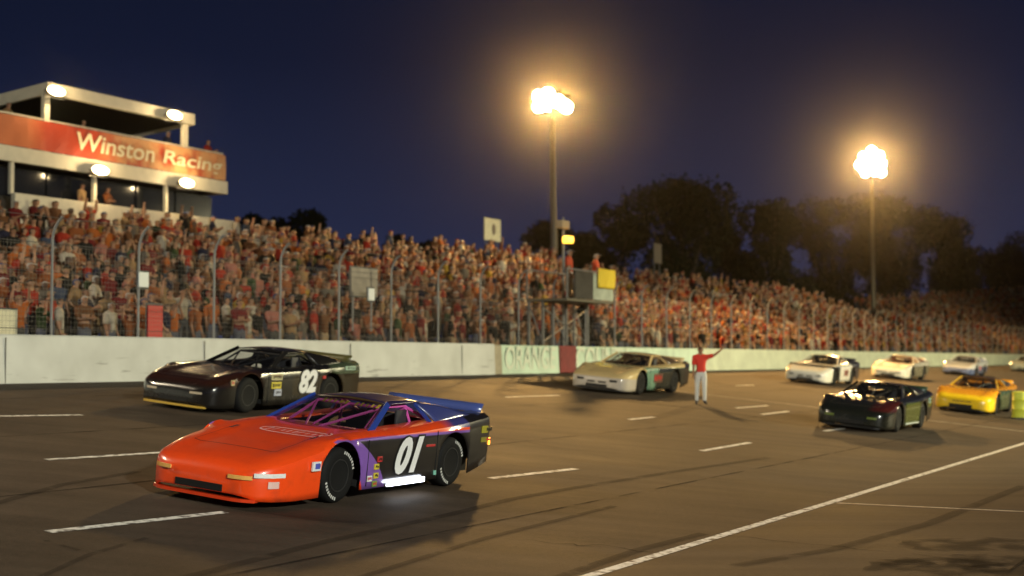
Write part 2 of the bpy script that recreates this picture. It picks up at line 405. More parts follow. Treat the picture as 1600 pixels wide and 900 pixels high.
HAT = {'white cap': (.6, .58, .55), 'red cap': (.4, .03, .03), 'black cap': (.02, .02, .02), 'dark hair': (.035, .022, .015), 'brown hair': (.10, .055, .03), 'fair hair': (.33, .22, .10), 'blue cap': (.05, .08, .22)}
hat_m = {k: mat(k.replace(' ', '_'), tuple(q * .5 for q in v), .8) for k, v in HAT.items()}
shoe_m = mat('shoes', (.05, .045, .04), .6); eye_m = mat('eye', (.02, .015, .01), .2)
# joint table: x right(person's left is -x when facing +y... symmetric), y forward, z up, height 1.75
def skeleton(pose):
    J = {'pelvis': (0, 0, .95), 'waist': (0, .01, 1.10), 'chest': (0, 0, 1.30), 'upchest': (0, -.01, 1.43), 'neck': (0, 0, 1.52), 'headb': (0, .02, 1.585), 'headm': (0, .02, 1.67), 'headt': (0, .01, 1.73)}
    rad = {'pelvis': (.15, .115), 'waist': (.135, .10), 'chest': (.165, .115), 'upchest': (.15, .095), 'neck': (.055, .055), 'headb': (.068, .078), 'headm': (.078, .095), 'headt': (.052, .062)}
    E = [('pelvis', 'waist'), ('waist', 'chest'), ('chest', 'upchest'), ('upchest', 'neck'), ('neck', 'headb'), ('headb', 'headm'), ('headm', 'headt')]
    arms = {'down': ((.21, -.01, 1.14), (.235, .07, .90)), 'up': ((.33, .05, 1.62), (.30, .08, 1.88)), 'out': ((.43, .03, 1.50), (.64, .08, 1.68)),
            'clap': ((.22, .12, 1.17), (.07, .34, 1.26)), 'hip': ((.34, -.06, 1.18), (.20, .04, 1.02)), 'fold': ((.23, .08, 1.17), (-.02, .22, 1.21)),
            'eyes': ((.26, .17, 1.34), (.10, .16, 1.62)), 'hold': ((.24, .10, 1.16), (.26, .34, 1.14)), 'knee': ((.22, .10, 1.14), (.16, .34, 1.02))}
    ra, la = pose['arms']; sit = pose.get('sit', False)
    for s, a_ in ((1, ra), (-1, la)):
        n = 'r' if s > 0 else 'l'
        e, w = arms[a_]
        J['sh' + n] = (s * .185, -.01, 1.43); J['el' + n] = (s * e[0], e[1], e[2]); J['wr' + n] = (s * w[0], w[1], w[2])
        J['ha' + n] = tuple(Vector(J['wr' + n]) + (Vector(J['wr' + n]) - Vector(J['el' + n])).normalized() * .07)
        rad['sh' + n] = (.068, .068); rad['el' + n] = (.045, .045); rad['wr' + n] = (.029, .029); rad['ha' + n] = (.04, .03)
        E += [('upchest', 'sh' + n), ('sh' + n, 'el' + n), ('el' + n, 'wr' + n), ('wr' + n, 'ha' + n)]
        st = pose.get('stance', .11)
        if sit: J['hi' + n] = (s * .10, .02, .90); J['kn' + n] = (s * .15, .43, .94); J['an' + n] = (s * .14, .42, .50); J['to' + n] = (s * .16, .60, .46)
        else: J['hi' + n] = (s * .095, 0, .88); J['kn' + n] = (s * (st + .01), .02, .49); J['an' + n] = (s * (st + .02), -.02, .085); J['to' + n] = (s * (st + .05), .16, .035)
        rad['hi' + n] = (.095, .10); rad['kn' + n] = (.062, .062); rad['an' + n] = (.042, .045); rad['to' + n] = (.04, .03)
        E += [('pelvis', 'hi' + n), ('hi' + n, 'kn' + n), ('kn' + n, 'an' + n), ('an' + n, 'to' + n)]
    if sit:
        dz = .45
        J = {k: (v[0], v[1], v[2] - dz) for k, v in J.items()}
    return J, rad, E
def skin_mesh(J, rad, E, root, sub):
    names = list(J); idx = {n: i for i, n in enumerate(names)}
    me = bpy.data.meshes.new('fig'); me.from_pydata([J[n] for n in names], [(idx[a], idx[b]) for a, b in E], [])
    ob = bpy.data.objects.new('fig', me); C.objects.link(ob)
    md = ob.modifiers.new('skin', 'SKIN'); md.use_smooth_shade = True
    if sub: sd = ob.modifiers.new('sub', 'SUBSURF'); sd.levels = sub
    sv = me.skin_vertices[0].data
    for n in names: sv[idx[n]].radius = rad[n]; sv[idx[n]].use_root = (n == root)
    dg = bpy.context.evaluated_depsgraph_get(); dg.update()
    out = bpy.data.meshes.new_from_object(ob.evaluated_get(dg)); bpy.data.objects.remove(ob); return out
def classify(c, J, E):
    best, bd = None, 1e9
    for a, b in E:
        A, B = Vector(J[a]), Vector(J[b]); d = B - A; u = max(0, min(1, (c - A).dot(d) / d.length_squared)); dist = (c - A - d * u).length
        if a == 'upchest' and b.startswith('sh'): dist -= .03
        if dist < bd: bd = dist; best = (a[:2], b[:2], u)
    a, b, u = best
    if b in ('he',) or (a == 'he'): return 'head'
    if b == 'ne' : return 'shirt' if u < .75 else 'neck'
    if (a, b) == ('pe', 'wa'): return 'shirt' if u > .25 else 'legs'
    if a in ('wa', 'ch') or b == 'sh': return 'shirt'
    if (a, b) == ('sh', 'el'): return 'shirt' if u < .8 else 'skin'
    if (a, b) == ('el', 'wr') or b == 'ha': return 'skin'
    if (a, b) == ('pe', 'hi') or (a, b) == ('hi', 'kn'): return 'legs'
    if (a, b) == ('kn', 'an'): return 'shin'
    if b == 'to': return 'shoe'
    return 'skin'
def hand(bm, wr, direction, palm_n, side, curl):
    """five tapered fingers on a palm, appended to the body mesh"""
    d = direction.normalized(); n = (palm_n - d * palm_n.dot(d)).normalized(); s = d.cross(n) * side
    base = wr + d * .055
    for i, L in enumerate((.070, .080, .074, .058)):
        o = base + s * (.030 - .020 * i) + d * .03
        a1 = o + (d * math.cos(curl) + n * math.sin(curl)) * L * .5
        a2 = a1 + (d * math.cos(curl * 2) + n * math.sin(curl * 2)) * L * .5
        tube(bm, [o - d * .02, o, a1, a2], [.010, .010, .009, .006], 6)
    o = wr + d * .03 + s * .03; tube(bm, [o, o + (d * .6 + s * .8) * .035, o + (d * .9 + s * .6) * .065], [.012, .011, .007], 6)
def figure_meshes(pose, sub=1, hands=True):
    J, rad, E = skeleton(pose)
    body = skin_mesh(J, rad, E, 'pelvis', sub)
    bm = bmesh.new(); bm.from_mesh(body)
    lab = {}
    for f in bm.faces: f.material_index = 0
    src = [( [v.co.copy() for v in f.verts], [v.index for v in f.verts], classify(f.calc_center_median(), J, E), f.calc_center_median().copy()) for f in bm.faces]
    bm.normal_update(); nor = {v.index: v.normal.copy() for v in bm.verts}; co = {v.index: v.co.copy() for v in bm.verts}
    hm = Vector(J['headm'])
    # face: nose, ears, eyes
    def blob(c, r, mi, sc=(1, 1, 1)):
        q = bmesh.ops.create_icosphere(bm, subdivisions=1, radius=r, matrix=Matrix.Translation(c) @ Matrix.Diagonal((*sc, 1)))
        for f in {f for v in q['verts'] for f in v.link_faces}: f.material_index = mi
    if hands:
        blob(hm + Vector((0, .095, -.03)), .017, 0, (.8, 1, 1.3))
        for s in (1, -1):
            blob(hm + Vector((s * .082, -.01, -.02)), .022, 0, (.5, .8, 1.3)); blob(hm + Vector((s * .032, .085, -.005)), .011, 1)
        blob(hm + Vector((0, .082, -.068)), .018, 1, (1.3, .4, .3))
        for s, n in ((1, 'r'), (-1, 'l')):
            wr, el = Vector(J['wr' + n]), Vector(J['el' + n])
            hand(bm, wr, wr - el, Vector((-s, .25, 0)), s, .35)
    def layer(keep, off):
        b2 = bmesh.new(); vm = {}
        for cs, ids, l, c in src:
            if not keep(l, c): continue
            vs = []
            for i in ids:
                if i not in vm: vm[i] = b2.verts.new(co[i] + nor[i] * off)
                vs.append(vm[i])
            try: b2.faces.new(vs)
            except ValueError: pass
        # rim turned inwards so the cloth has an edge
        rim = [e for e in b2.edges if len(e.link_faces) == 1]
        inv = {v: i for i, v in vm.items()}
        new = {}
        for e in rim:
            a_, b_ = e.verts
            for v in (a_, b_):
                if v not in new: new[v] = b2.verts.new(co[inv[v]] - nor[inv[v]] * .002)
            try: b2.faces.new((a_, b_, new[b_], new[a_]))
            except ValueError: pass
        return b2
    z0 = J['headm'][2]
    parts = {'shirt': layer(lambda l, c: l == 'shirt', .016), 'trousers': layer(lambda l, c: l in ('legs', 'shin'), .014), 'shoe_r': layer(lambda l, c: l == 'shoe' and c.x > 0, .008), 'shoe_l': layer(lambda l, c: l == 'shoe' and c.x < 0, .008),
             'hair': layer(lambda l, c: l == 'head' and (c.z > z0 + .02 or (c.y < hm.y - .02 and c.z > z0 - .07)), .014)}
    if pose.get('cap', True):
        # a cap peak; with hair-coloured material it reads as a fringe
        b = parts['hair']
        vs = [b.verts.new(hm + Vector(q)) for q in ((-.06, .085, .035), (.06, .085, .035), (.055, .15, .02), (-.055, .15, .02), (-.06, .085, .045), (.06, .085, .045), (.055, .15, .03), (-.055, .15, .03))]
        for f in ((0, 3, 2, 1), (4, 5, 6, 7), (0, 1, 5, 4), (1, 2, 6, 5), (2, 3, 7, 6), (3, 0, 4, 7)): b.faces.new([vs[i] for i in f])
    out = {}
    for nme, b in [('body', bm)] + list(parts.items()):
        me = bpy.data.meshes.new(nme); bmesh.ops.recalc_face_normals(b, faces=b.faces); b.to_mesh(me); b.free()
        for f in me.polygons: f.use_smooth = True
        out[nme] = me
    return out, J
POSES = [dict(arms=('down', 'down'), words='standing'), dict(arms=('clap', 'clap'), words='clapping'), dict(arms=('up', 'down'), words='waving'), dict(arms=('hip', 'down'), words='hand-on-hip'),
         dict(arms=('fold', 'fold'), words='arms-folded'), dict(arms=('eyes', 'eyes'), words='shading-eyes'), dict(arms=('knee', 'knee'), sit=True, words='seated'), dict(arms=('up', 'up'), words='cheering')]
figs = [figure_meshes(p)[0] for p in POSES]
for f in figs:
    f['body'].materials.append(skins[0]); f['body'].materials.append(eye_m)
    for k in ('shirt', 'trousers', 'shoe_r', 'shoe_l', 'hair'): f[k].materials.append(shoe_m)
def make_person(fi, M, skin, shirt, trou, hat, label, cat='spectator', group=None):
    root = bpy.data.objects.new('person', figs[fi]['body']); C.objects.link(root); root.matrix_world = M
    root.material_slots[0].link = 'OBJECT'; root.material_slots[0].material = skin
    tag(root, label, cat, group)
    for k, m in (('shirt', shirt), ('trousers', trou), ('shoe_r', shoe_m), ('shoe_l', shoe_m), ('hair', hat)):
        c = bpy.data.objects.new(k.split('_')[0], figs[fi][k]); C.objects.link(c); c.parent = root
        if m is not shoe_m: c.material_slots[0].link = 'OBJECT'; c.material_slots[0].material = m
    return root
def visible(P, margin=.03):
    y = P.y
    return y > 3 and -800 / F - margin < P.x / y < 800 / F + margin
random.seed(21)
seats = []
SH = list(SHIRT); SW = [9, 6, 7, 9, 3, 9, 6, 4, 7, 3, 2, 2, 1, 9]
HT = list(HAT); HW = [5, 2, 3, 7, 6, 3, 2]
for si, (S, gap) in enumerate(((S1, .56), (S2, .58), (S3, .62))):
    for ri, (A, B, za, zb) in enumerate(S):
        L = (B - A).length; n = int(L / gap)
        for i in range(n):
            if random.random() < .07 + .5 * max(0, noise.noise(Vector((i * .13, ri * .35, si * 9.1))) - .18): continue
            uu = (i + .5 + random.uniform(-.25, .25)) / n; c = A.lerp(B, uu); z = za + (zb - za) * uu; c = Vector((c.x + random.uniform(.2, .5), c.y))
            P = W(c.x, c.y, z + .004)
            if not visible(P): continue
            if si == 0 and ri > 12 and random.random() < .15: continue
            seats.append((P.length, P, si, ri, c))
seats.sort(key=lambda q: q[0])
def facing(P, extra=0):
    # face the track, roughly across and a little towards the oncoming cars
    a_ = math.atan2(-N.y, -N.x) + .25 + extra
    return Matrix.Translation(P) @ Matrix.Rotation(a_ - math.pi / 2, 4, 'Z')
ORD = ['front', 'second', 'third', 'fourth', 'fifth', 'sixth', 'seventh', 'eighth', 'ninth', 'tenth', 'eleventh', 'twelfth', 'thirteenth', 'fourteenth', 'top']
vposts = [t for t in posts if t > .9926 * P_WALL - 1]
used = set(); N_IND = 292
crowd_list = []
for k, (dist, P, si, ri, c) in enumerate(seats):
    fi = random.choices(range(8), [7, 3, .5, 2, 3.5, .8, 5 if ri > 2 else 0, .25])[0]
    sc = random.uniform(.9, 1.06)
    if si == 0 and random.random() < .1: sc *= .85
    M = facing(P, random.uniform(-.5, .4)) @ Matrix.Scale(sc, 4)
    if fi == 6: M = M @ Matrix.Translation((0, 0, .0))
    if k < N_IND:
        ratio = P.x / P.y
        near = min(range(len(vposts)), key=lambda i: abs(W(PF, vposts[i]).x / W(PF, vposts[i]).y - ratio))
        for _ in range(60):
            sh = random.choices(SH, SW)[0]; ht = random.choices(HT, HW)[0]
            lb = f'{POSES[fi]["words"]} spectator in {sh} shirt, {ht}, {ORD[ri]} row, near {ORD[near].replace("front", "first")} fence post from left'
            if lb not in used: break
        used.add(lb)
        make_person(fi, M, random.choices(skins, [5, 4, 4, 1])[0], shirt_m[sh], trou_m[random.choice(['blue jeans', 'khaki shorts', 'black trousers'])], hat_m[ht], lb, group='spectators standing in the grandstand')
    else: crowd_list.append((fi, M))
# the rest of the crowd as one mesh
lowfigs = []
for p in POSES:
    J, rad, E = skeleton(p); me = skin_mesh(J, rad, E, 'pelvis', 0)
    lab = []
    for f in me.polygons:
        l = classify(f.center, J, E)
        lab.append({'head': 'head', 'neck': 'skin', 'shin': 'legs'}.get(l, l))
    hz = J['headm'][2]
    lab = [('hair' if l == 'head' and (f.center.z > hz + .02 or f.center.y < -.03) else ('skin' if l == 'head' else l)) for l, f in zip(lab, me.polygons)]
    lowfigs.append(([v.co.copy() for v in me.vertices], [list(f.vertices) for f in me.polygons], lab))
cm = skins + [shirt_m[k] for k in SH] + [hat_m[k] for k in HT] + [trou_m['blue jeans'], trou_m['khaki shorts'], trou_m['black trousers'], shoe_m]
V, Fc, MI = [], [], []
oS, oH, oT = len(skins), len(skins) + len(SH), len(skins) + len(SH) + len(HT)
for fi, M in crowd_list:
    vs, fs, lab = lowfigs[fi]; b = len(V)
    if M.translation.length > 75: pass
    V += [tuple(M @ v) for v in vs]; sk = random.choices(range(4), [5, 4, 4, 1])[0]
    cc = {'skin': sk, 'shirt': oS + random.choices(range(len(SH)), SW)[0], 'hair': oH + random.choices(range(len(HT)), HW)[0], 'legs': oT + random.randrange(3), 'shoe': oT + 3}
    for f, l in zip(fs, lab): Fc.append([b + i for i in f]); MI.append(cc[l])
me = bpy.data.meshes.new('crowd'); me.from_pydata(V, [], Fc)
me.polygons.foreach_set('material_index', MI)
me.polygons.foreach_set('use_smooth', [True] * len(MI))
tag(link('crowd', me, cm), 'dense crowd of spectators filling the upper and farther grandstand rows', 'crowd', kind='stuff')

# ------------------------------------------------------------------ press box tower
cream = mat('cream_fascia', (.62, .56, .42), .6, noise_amt=.08, nscale=3)
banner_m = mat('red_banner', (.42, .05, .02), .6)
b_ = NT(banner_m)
# lamp light from below, painted into the cloth as a paler right half
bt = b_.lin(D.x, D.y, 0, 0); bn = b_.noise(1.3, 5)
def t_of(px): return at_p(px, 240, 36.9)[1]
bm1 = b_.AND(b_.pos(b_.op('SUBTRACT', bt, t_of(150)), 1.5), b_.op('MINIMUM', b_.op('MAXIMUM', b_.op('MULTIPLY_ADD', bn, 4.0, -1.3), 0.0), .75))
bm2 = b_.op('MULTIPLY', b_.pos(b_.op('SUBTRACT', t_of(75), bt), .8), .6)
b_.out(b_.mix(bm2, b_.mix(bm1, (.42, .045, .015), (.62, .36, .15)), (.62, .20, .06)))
inside = mat('dark_interior', (.035, .03, .025), .8)
lampm = mat('flood_lens', (1, .9, .7), .3, emit=(1, .74, .36), es=16)
housing = mat('lamp_housing', (.1, .1, .1), .5, .5)
TP = 36.9
press = empty('press_box', W(TP, 40, 0), 'two-storey cream press box with red banner and lit floodlights on top of the grandstand', 'press box')
PM = Matrix.Translation(-Vector(press.location))
def pb(name, bm, m, smooth=None, parent=None):
    o = finish(name, bm, m, smooth=smooth); o.parent = parent or press
    if parent is None: o.matrix_parent_inverse = PM
    else: o.matrix_parent_inverse = PM @ Matrix.Identity(4) if False else (parent.matrix_parent_inverse @ parent.matrix_basis).inverted() @ PM if False else Matrix.Identity(4)
    return o
def pbox(bm, p0, p1, t0, t1, z0, z1, bev=0):
    box(bm, (p0, t0, z0), (p1, t1, z1), M=NDU, bev=bev)
def e_at(px, py, p=TP): return at_p(px, py, p)
tL = e_at(-260, 240)[1]; tR = e_at(356, 290)[1]
zt = e_at(350, 283)[2]; zb = e_at(350, 303)[2]
bm = bmesh.new(); pbox(bm, TP, TP + .18, tL, tR, zb, zt, .01); pbox(bm, TP + .18, TP + 4.6, tR - .18, tR - .002, zb, zt); pb('deck_fascia', bm, cream)
bm = bmesh.new(); pbox(bm, TP + .183, TP + 4.6, tL, tR - .183, zb + .05, zt - .02); pb('deck', bm, inside)
# banner parapet
zb1 = zt + .03; zb2 = e_at(350, 243)[2] + .02
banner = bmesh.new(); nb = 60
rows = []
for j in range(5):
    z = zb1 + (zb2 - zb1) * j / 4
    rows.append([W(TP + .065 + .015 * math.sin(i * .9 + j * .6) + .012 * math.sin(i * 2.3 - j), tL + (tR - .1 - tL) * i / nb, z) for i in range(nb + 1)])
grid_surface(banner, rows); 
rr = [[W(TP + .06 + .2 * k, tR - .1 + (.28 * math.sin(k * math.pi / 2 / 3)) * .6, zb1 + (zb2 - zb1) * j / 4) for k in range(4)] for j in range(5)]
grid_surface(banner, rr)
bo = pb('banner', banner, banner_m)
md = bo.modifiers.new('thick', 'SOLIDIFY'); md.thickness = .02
bm = bmesh.new()
for t in [tL + 1.5 * i for i in range(int((tR - tL) / 1.5) + 1)]: pbox(bm, TP + .13, TP + .18, t, t + .05, zt, zb2 + .04)
pbox(bm, TP + .12, TP + .19, tL, tR - .15, zb2 + .04, zb2 + .09); pbox(bm, TP + .19, TP + 4.5, tR - .2, tR - .14, zb2 + .04, zb2 + .09)
pb('railing', bm, cream)
lett = mat('cream_lettering', (.72, .62, .40), .6)
def banner_text(s, x0, x1, h):
    t0 = e_at(x0, 240)[1]; t1 = e_at(x1, 240)[1]
    me = text_mesh(s, 1.0, .015, .15)
    xs = [v.co.x for v in me.vertices]; ys = [v.co.y for v in me.vertices]; w0 = max(xs) - min(xs); h0 = max(ys) - min(ys)
    for v in me.vertices: v.co.x *= (t1 - t0) / w0; v.co.y *= h / h0
    o = link('lettering', me, lett, press); o.matrix_parent_inverse = PM; o.matrix_basis = frame(W(TP - .015, (t0 + t1) / 2, (zb1 + zb2) / 2), D, UP)
banner_text('Winston', 118, 240, .62); banner_text('Racing', 252, 345, .66)
bm = bmesh.new(); pbox(bm, TP + .02, TP + .035, e_at(250, 240)[1], e_at(346, 240)[1], zb1 + .16, zb2 - .16)
# lower storey
zw = e_at(350, 344)[2]
bm = bmesh.new(); pbox(bm, TP - .1, TP + .08, e_at(20, 307)[1], e_at(364, 345)[1], 4.6, zw, .01); pb('front_wall', bm, cream)
bm = bmesh.new(); pbox(bm, TP + .9, TP + 4.5, tL, tR - .3, 4.6, zb); pb('inner_room', bm, inside)
glassd = mat('dark_window', (.012, .013, .015), .12, spec=.6)
wt0, wt1 = e_at(20, 307)[1], e_at(356, 345)[1]
for i in range(5):
    a0 = wt0 + (wt1 - wt0) * i / 5; a1 = wt0 + (wt1 - wt0) * (i + 1) / 5
    bm = bmesh.new(); pbox(bm, TP + .78, TP + .86, a0 + .06, a1 - .06, zw, zb - .06); pb('window', bm, glassd)
for x in (150, 262, 20):
    bm = bmesh.new(); t = e_at(x, 300)[1]; pbox(bm, TP + .1, TP + .22, t, t + .14, zw - .02, zb); pb('post', bm, cream)
# roof: shed roof falling away backwards
r0, r1 = e_at(74, 130)[1], e_at(304, 190)[1]; zr = e_at(304, 179)[2]; zr0 = zr - .40
def shed(p): return -.10 * (p - TP)
bm = bmesh.new()
rp = [TP - .02, TP + 4.8]
for (pa, pb_, ta, tb) in ((TP - .02, TP + .1, r0, r1), (TP + .1, TP + 4.8, r0, r0 + .12), (TP + .1, TP + 4.8, r1 - .12, r1), (TP + 4.8, TP + 4.9, r0, r1)):
    vs = [bm.verts.new(W(p, t, (zr if top else zr0) + shed(p))) for top in (0, 1) for p, t in ((pa, ta), (pb_, ta), (pb_, tb), (pa, tb))]
    for f in ((0, 3, 2, 1), (4, 5, 6, 7), (0, 1, 5, 4), (1, 2, 6, 5), (2, 3, 7, 6), (3, 0, 4, 7)): bm.faces.new([vs[i] for i in f])
pb('roof_fascia', bm, cream)
bm = bmesh.new(); vs = [bm.verts.new(W(p, t, z + shed(p))) for z in (zr0 + .12, zr - .02) for p, t in ((TP + .1, r0 + .12), (TP + 4.8, r0 + .12), (TP + 4.8, r1 - .12), (TP + .1, r1 - .12))]
for f in ((0, 3, 2, 1), (4, 5, 6, 7), (0, 1, 5, 4), (1, 2, 6, 5), (2, 3, 7, 6), (3, 0, 4, 7)): bm.faces.new([vs[i] for i in f])
pb('roof', bm, inside)
for (x, p) in ((73, TP + .1), (291, TP + .1), (73, TP + 4.6), (291, TP + 4.6)):
    t = e_at(x, 180)[1]; bm = bmesh.new(); pbox(bm, p, p + .16, t, t + .24, zt, zr0 + shed(p) + .02); pb('roof_post', bm, cream)
# floodlights on the tower
def tower_flood(px, py, w=.85):
    p, t, z = at_p(px, py, TP - .35)
    M = frame(W(p, t, z), D, UP)       # faces -N
    root = empty('floodlight', M, None, 'floodlight', 'floodlights on the press box')
    S_ = Matrix.Diagonal((w / 2, .17, 1, 1))
    bm = bmesh.new(); lathe(bm, [(.35, -.28), (.7, -.2), (.97, -.03), (1, 0)], 24, M=S_); finish('housing', bm, housing, root, smooth=50)
    bm = bmesh.new(); lathe(bm, [(.94, .002), (.93, .018), (.6, .05), (.2, .06)], 24, M=S_); finish('lens', bm, lampm, root, smooth=50)
    bm = bmesh.new(); tube(bm, [(-w / 2 - .02, 0, -.1), (-w / 2 - .02, -.22, -.1), (w / 2 + .02, -.22, -.1), (w / 2 + .02, 0, -.1)], .015, 6); finish('bracket', bm, housing, root)
    ld = bpy.data.lights.new('flood', 'POINT'); ld.energy = 150; ld.color = (1, .74, .38); ld.shadow_soft_size = .12
    lo = bpy.data.objects.new('lamp', ld); C.objects.link(lo); lo.parent = root; lo.matrix_basis = Matrix.Translation((0, 0, .3)) @ Matrix.Rotation(math.pi, 4, 'X') @ Matrix.Rotation(R(8), 4, 'X')
    return root
for (x, y, l) in ((88, 142, 'bright floodlight at the left corner of the press box roof'), (273, 180, 'bright floodlight near the right end of the press box roof'),
                  (157, 266, 'bright floodlight below the first word of the red banner'), (292, 286, 'bright floodlight below the last word of the red banner')):
    tower_flood(x, y)['label'] = l
# people on the deck of the press box
for (x, p, fi, sh, l) in ((12, 1.2, 3, 'tan', 'person in tan shirt at the left end of the press box deck'), (262, .7, 0, 'navy', 'person in navy shirt and white cap leaning at the press box railing'),
                       (325, .8, 1, 'red', 'person in red shirt at the right end of the press box deck'), (130, 1.6, 4, 'brown', 'person in brown shirt standing back under the press box roof')):
    t = e_at(x, 200, TP + p)[1]; make_person(fi, facing(W(TP + p, t, zt - .02)) @ Matrix.Scale(.97, 4), skins[0], shirt_m[sh], trou_m['black trousers'], hat_m['white cap' if x == 262 else 'brown hair'], l, 'official')

for (x, p, fi, sh, l) in ((128, .45, 0, 'tan', 'person in tan shirt standing at the lower press box opening, left of the middle post'), (168, .5, 4, 'rust', 'person in rust shirt, arms folded, in the lower press box opening')):
    t = e_at(x, 300, TP + p)[1]; make_person(fi, facing(W(TP + p, t, zw - .95)) @ Matrix.Scale(.95, 4), skins[1], shirt_m[sh], trou_m['black trousers'], hat_m['dark hair'], l, 'official')
# ------------------------------------------------------------------ light poles
def aim(o, target):
    d = (Vector(target) - o.location).normalized(); o.rotation_euler = d.to_track_quat('-Z', 'Y').to_euler()
polem = mat('pole_steel', (.16, .14, .10), .6, .2)
hot = mat('hot_lens', (1, .9, .7), .3, emit=(1, .80, .45), es=140)
def light_pole(name, p, t, ztop, lean, nx, nz, energy, color, label, target, aimdir, z_base=-.03, size=.75, spot=76, fan=(0,)):
    base = W(p, t, z_base)
    root = empty(name, base, label, 'light pole', 'stadium light poles')
    h = ztop - z_base
    top = Vector((lean * h, 0, h))
    bm = bmesh.new(); tube(bm, [(0, 0, 0), top * .5, top], [.26, .2, .13], 12); finish('pole', bm, polem, root, smooth=40)
    bm = bmesh.new(); lathe(bm, [(.4, 0), (.4, .04), (.28, .06), (.28, .3)], 12); finish('base_flange', bm, polem, root)
    f = (Vector(aimdir) - (base + top)); f.z *= .6; f.normalize(); X = Vector((f.y, -f.x, 0)).normalized() * -1; Y = f.cross(X)
    Mh = frame(top, X, f.cross(X))
    bm = bmesh.new(); w = nx * size
    for j in range(nz): tube(bm, [Mh @ Vector((-w / 2 - .1, (j - (nz - 1) / 2) * size, -.3)), Mh @ Vector((w / 2 + .1, (j - (nz - 1) / 2) * size, -.3))], .05, 6)
    for q in (-w / 4, w / 4): tube(bm, [Mh @ Vector((q, -nz * size / 2, -.3)), Mh @ Vector((q, nz * size / 2, -.3))], .05, 6)
    finish('crossarm', bm, polem, root)
    lay6 = [(-.85, .30), (-.25, .40), (-.80, -.34), (-.16, -.26), (.42, -.02), (.86, -.34)]
    lay9 = [(0, .95), (-.66, .52), (.62, .55), (-.92, -.18), (-.06, .08), (.82, -.12), (-.52, -.80), (.14, -.74), (.80, -.84)]
    for k_, (hx, hy) in enumerate(lay6 if nz == 2 else lay9):
        rj = random.Random(k_ * 7 + nz)
        c = Mh @ Matrix.Translation((hx * size / .7, hy * size / .7, rj.uniform(-.1, .1))) @ Matrix.Rotation(R(rj.uniform(-14, 14)), 4, 'X') @ Matrix.Rotation(R(rj.uniform(-18, 18)), 4, 'Y'); q = size * .56 * rj.uniform(.9, 1.1)
        bm = bmesh.new(); lathe(bm, [(q * .35, -.34), (q * .55, -.30), (q * .95, -.04), (q * 1.03, .03)], 20, M=c); fl = finish('flood_head', bm, housing, root, smooth=40)
        bm = bmesh.new(); lathe(bm, [(q * .96, .031), (q * .94, .05), (q * .5, .09), (q * .1, .10)], 20, M=c); finish('lens', bm, hot, fl, smooth=40)
    tgt = Vector(target) - (base + top)
    for yw in fan:
        ld = bpy.data.lights.new('flood', 'SPOT'); ld.energy = energy; ld.color = color; ld.spot_size = R(spot); ld.spot_blend = .55; ld.shadow_soft_size = 1.1 if spot > 80 else .6
        lo = bpy.data.objects.new('lamp', ld); C.objects.link(lo); lo.location = base + top + f * .7
        aim(lo, lo.location + Matrix.Rotation(R(yw), 3, 'Z') @ tgt); lo.parent = root; lo.matrix_parent_inverse = Matrix.Translation(-base)
    return root, base + top
SOD = (1, .54, .15); MH = (1, .80, .55)
camp = Vector((0, 0, CAM_Z))
_, t1_, z1_ = at_p(868, 158, 37.6); _, t2_, z2_ = at_p(1362, 254, 37)
light_pole('light_pole', 37.6, t1_, z1_, -.012, 3, 2, 46000, SOD, 'tall steel pole with lit floodlights rising behind the flag stand', W(-2, 60, 0), W(8, 30), size=.66, spot=80, fan=(-30, 4, 36))
light_pole('light_pole', 37, t2_, z2_, -.0, 3, 3, 66000, SOD, 'tall steel pole with glaring floodlights above the right-hand trees', W(-2, 96, 0), W(10, 60), size=.84, spot=80, fan=(-8, 38, 80))
# outside the frame: pole added to fill the near asphalt, then infield poles
light_pole('light_pole', 38, 8, 17, 0, 3, 2, 17000, (1, .84, .62), 'added fill floodlight pole left of the press box, outside the frame', W(14, 22), W(14, 22))
light_pole('light_pole', -30, -8, 16, 0, 3, 2, 84000, (.96, .98, .86), 'infield floodlight pole behind the camera position', W(24, 34), W(24, 34), spot=85)
light_pole('light_pole', -14, 58, 12, 0, 3, 2, 52000, (1, .90, .54), 'nearer infield floodlight pole beyond the pit road on the right', W(17, 60), W(26, 60), spot=50, fan=(-42, 0, 42))
light_pole('light_pole', -14, 112, 12, 0, 3, 2, 46000, (1, .90, .54), 'farther infield floodlight pole beyond the pit road on the right', W(17, 112), W(26, 105), spot=50, fan=(-42, 0, 42))

# ------------------------------------------------------------------ flag stand, beacon, officials
FP = P_WALL - .2
_, tf0, zf = at_p(866, 466, FP); _, tf1, _ = at_p(938, 466, FP)
fs = empty('flag_stand', W(FP, tf0, zf), 'raised starter stand above the red gate with grey and white front panels', 'starter stand')
FM = Matrix.Translation(-Vector(fs.location)) @ NDU
def fpart(name, boxes, m, bev=0):
    bm = bmesh.new()
    for b in boxes: box(bm, (b[0], b[2], b[4]), (b[1], b[3], b[5]), bev=bev)
    return finish(name, bm, m, fs, FM)
wdt = tf1 - tf0
fpart('floor', [(FP - .5, FP + 1.1, tf0, tf1, zf - .08, zf)], polem)
fpart('front_panel', [(FP - .52, FP - .48, tf0 + .55 * wdt, tf1, zf + .02, zf + .98)], mat('pale_panel', (.36, .40, .32), .6, noise_amt=.2, nscale=3), 0)
fpart('front_panel', [(FP - .52, FP - .48, tf0 + .16 * wdt, tf0 + .55 * wdt - .02, zf + .02, zf + .98)], mat('dark_panel', (.045, .04, .032), .7, noise_amt=.3, nscale=4))
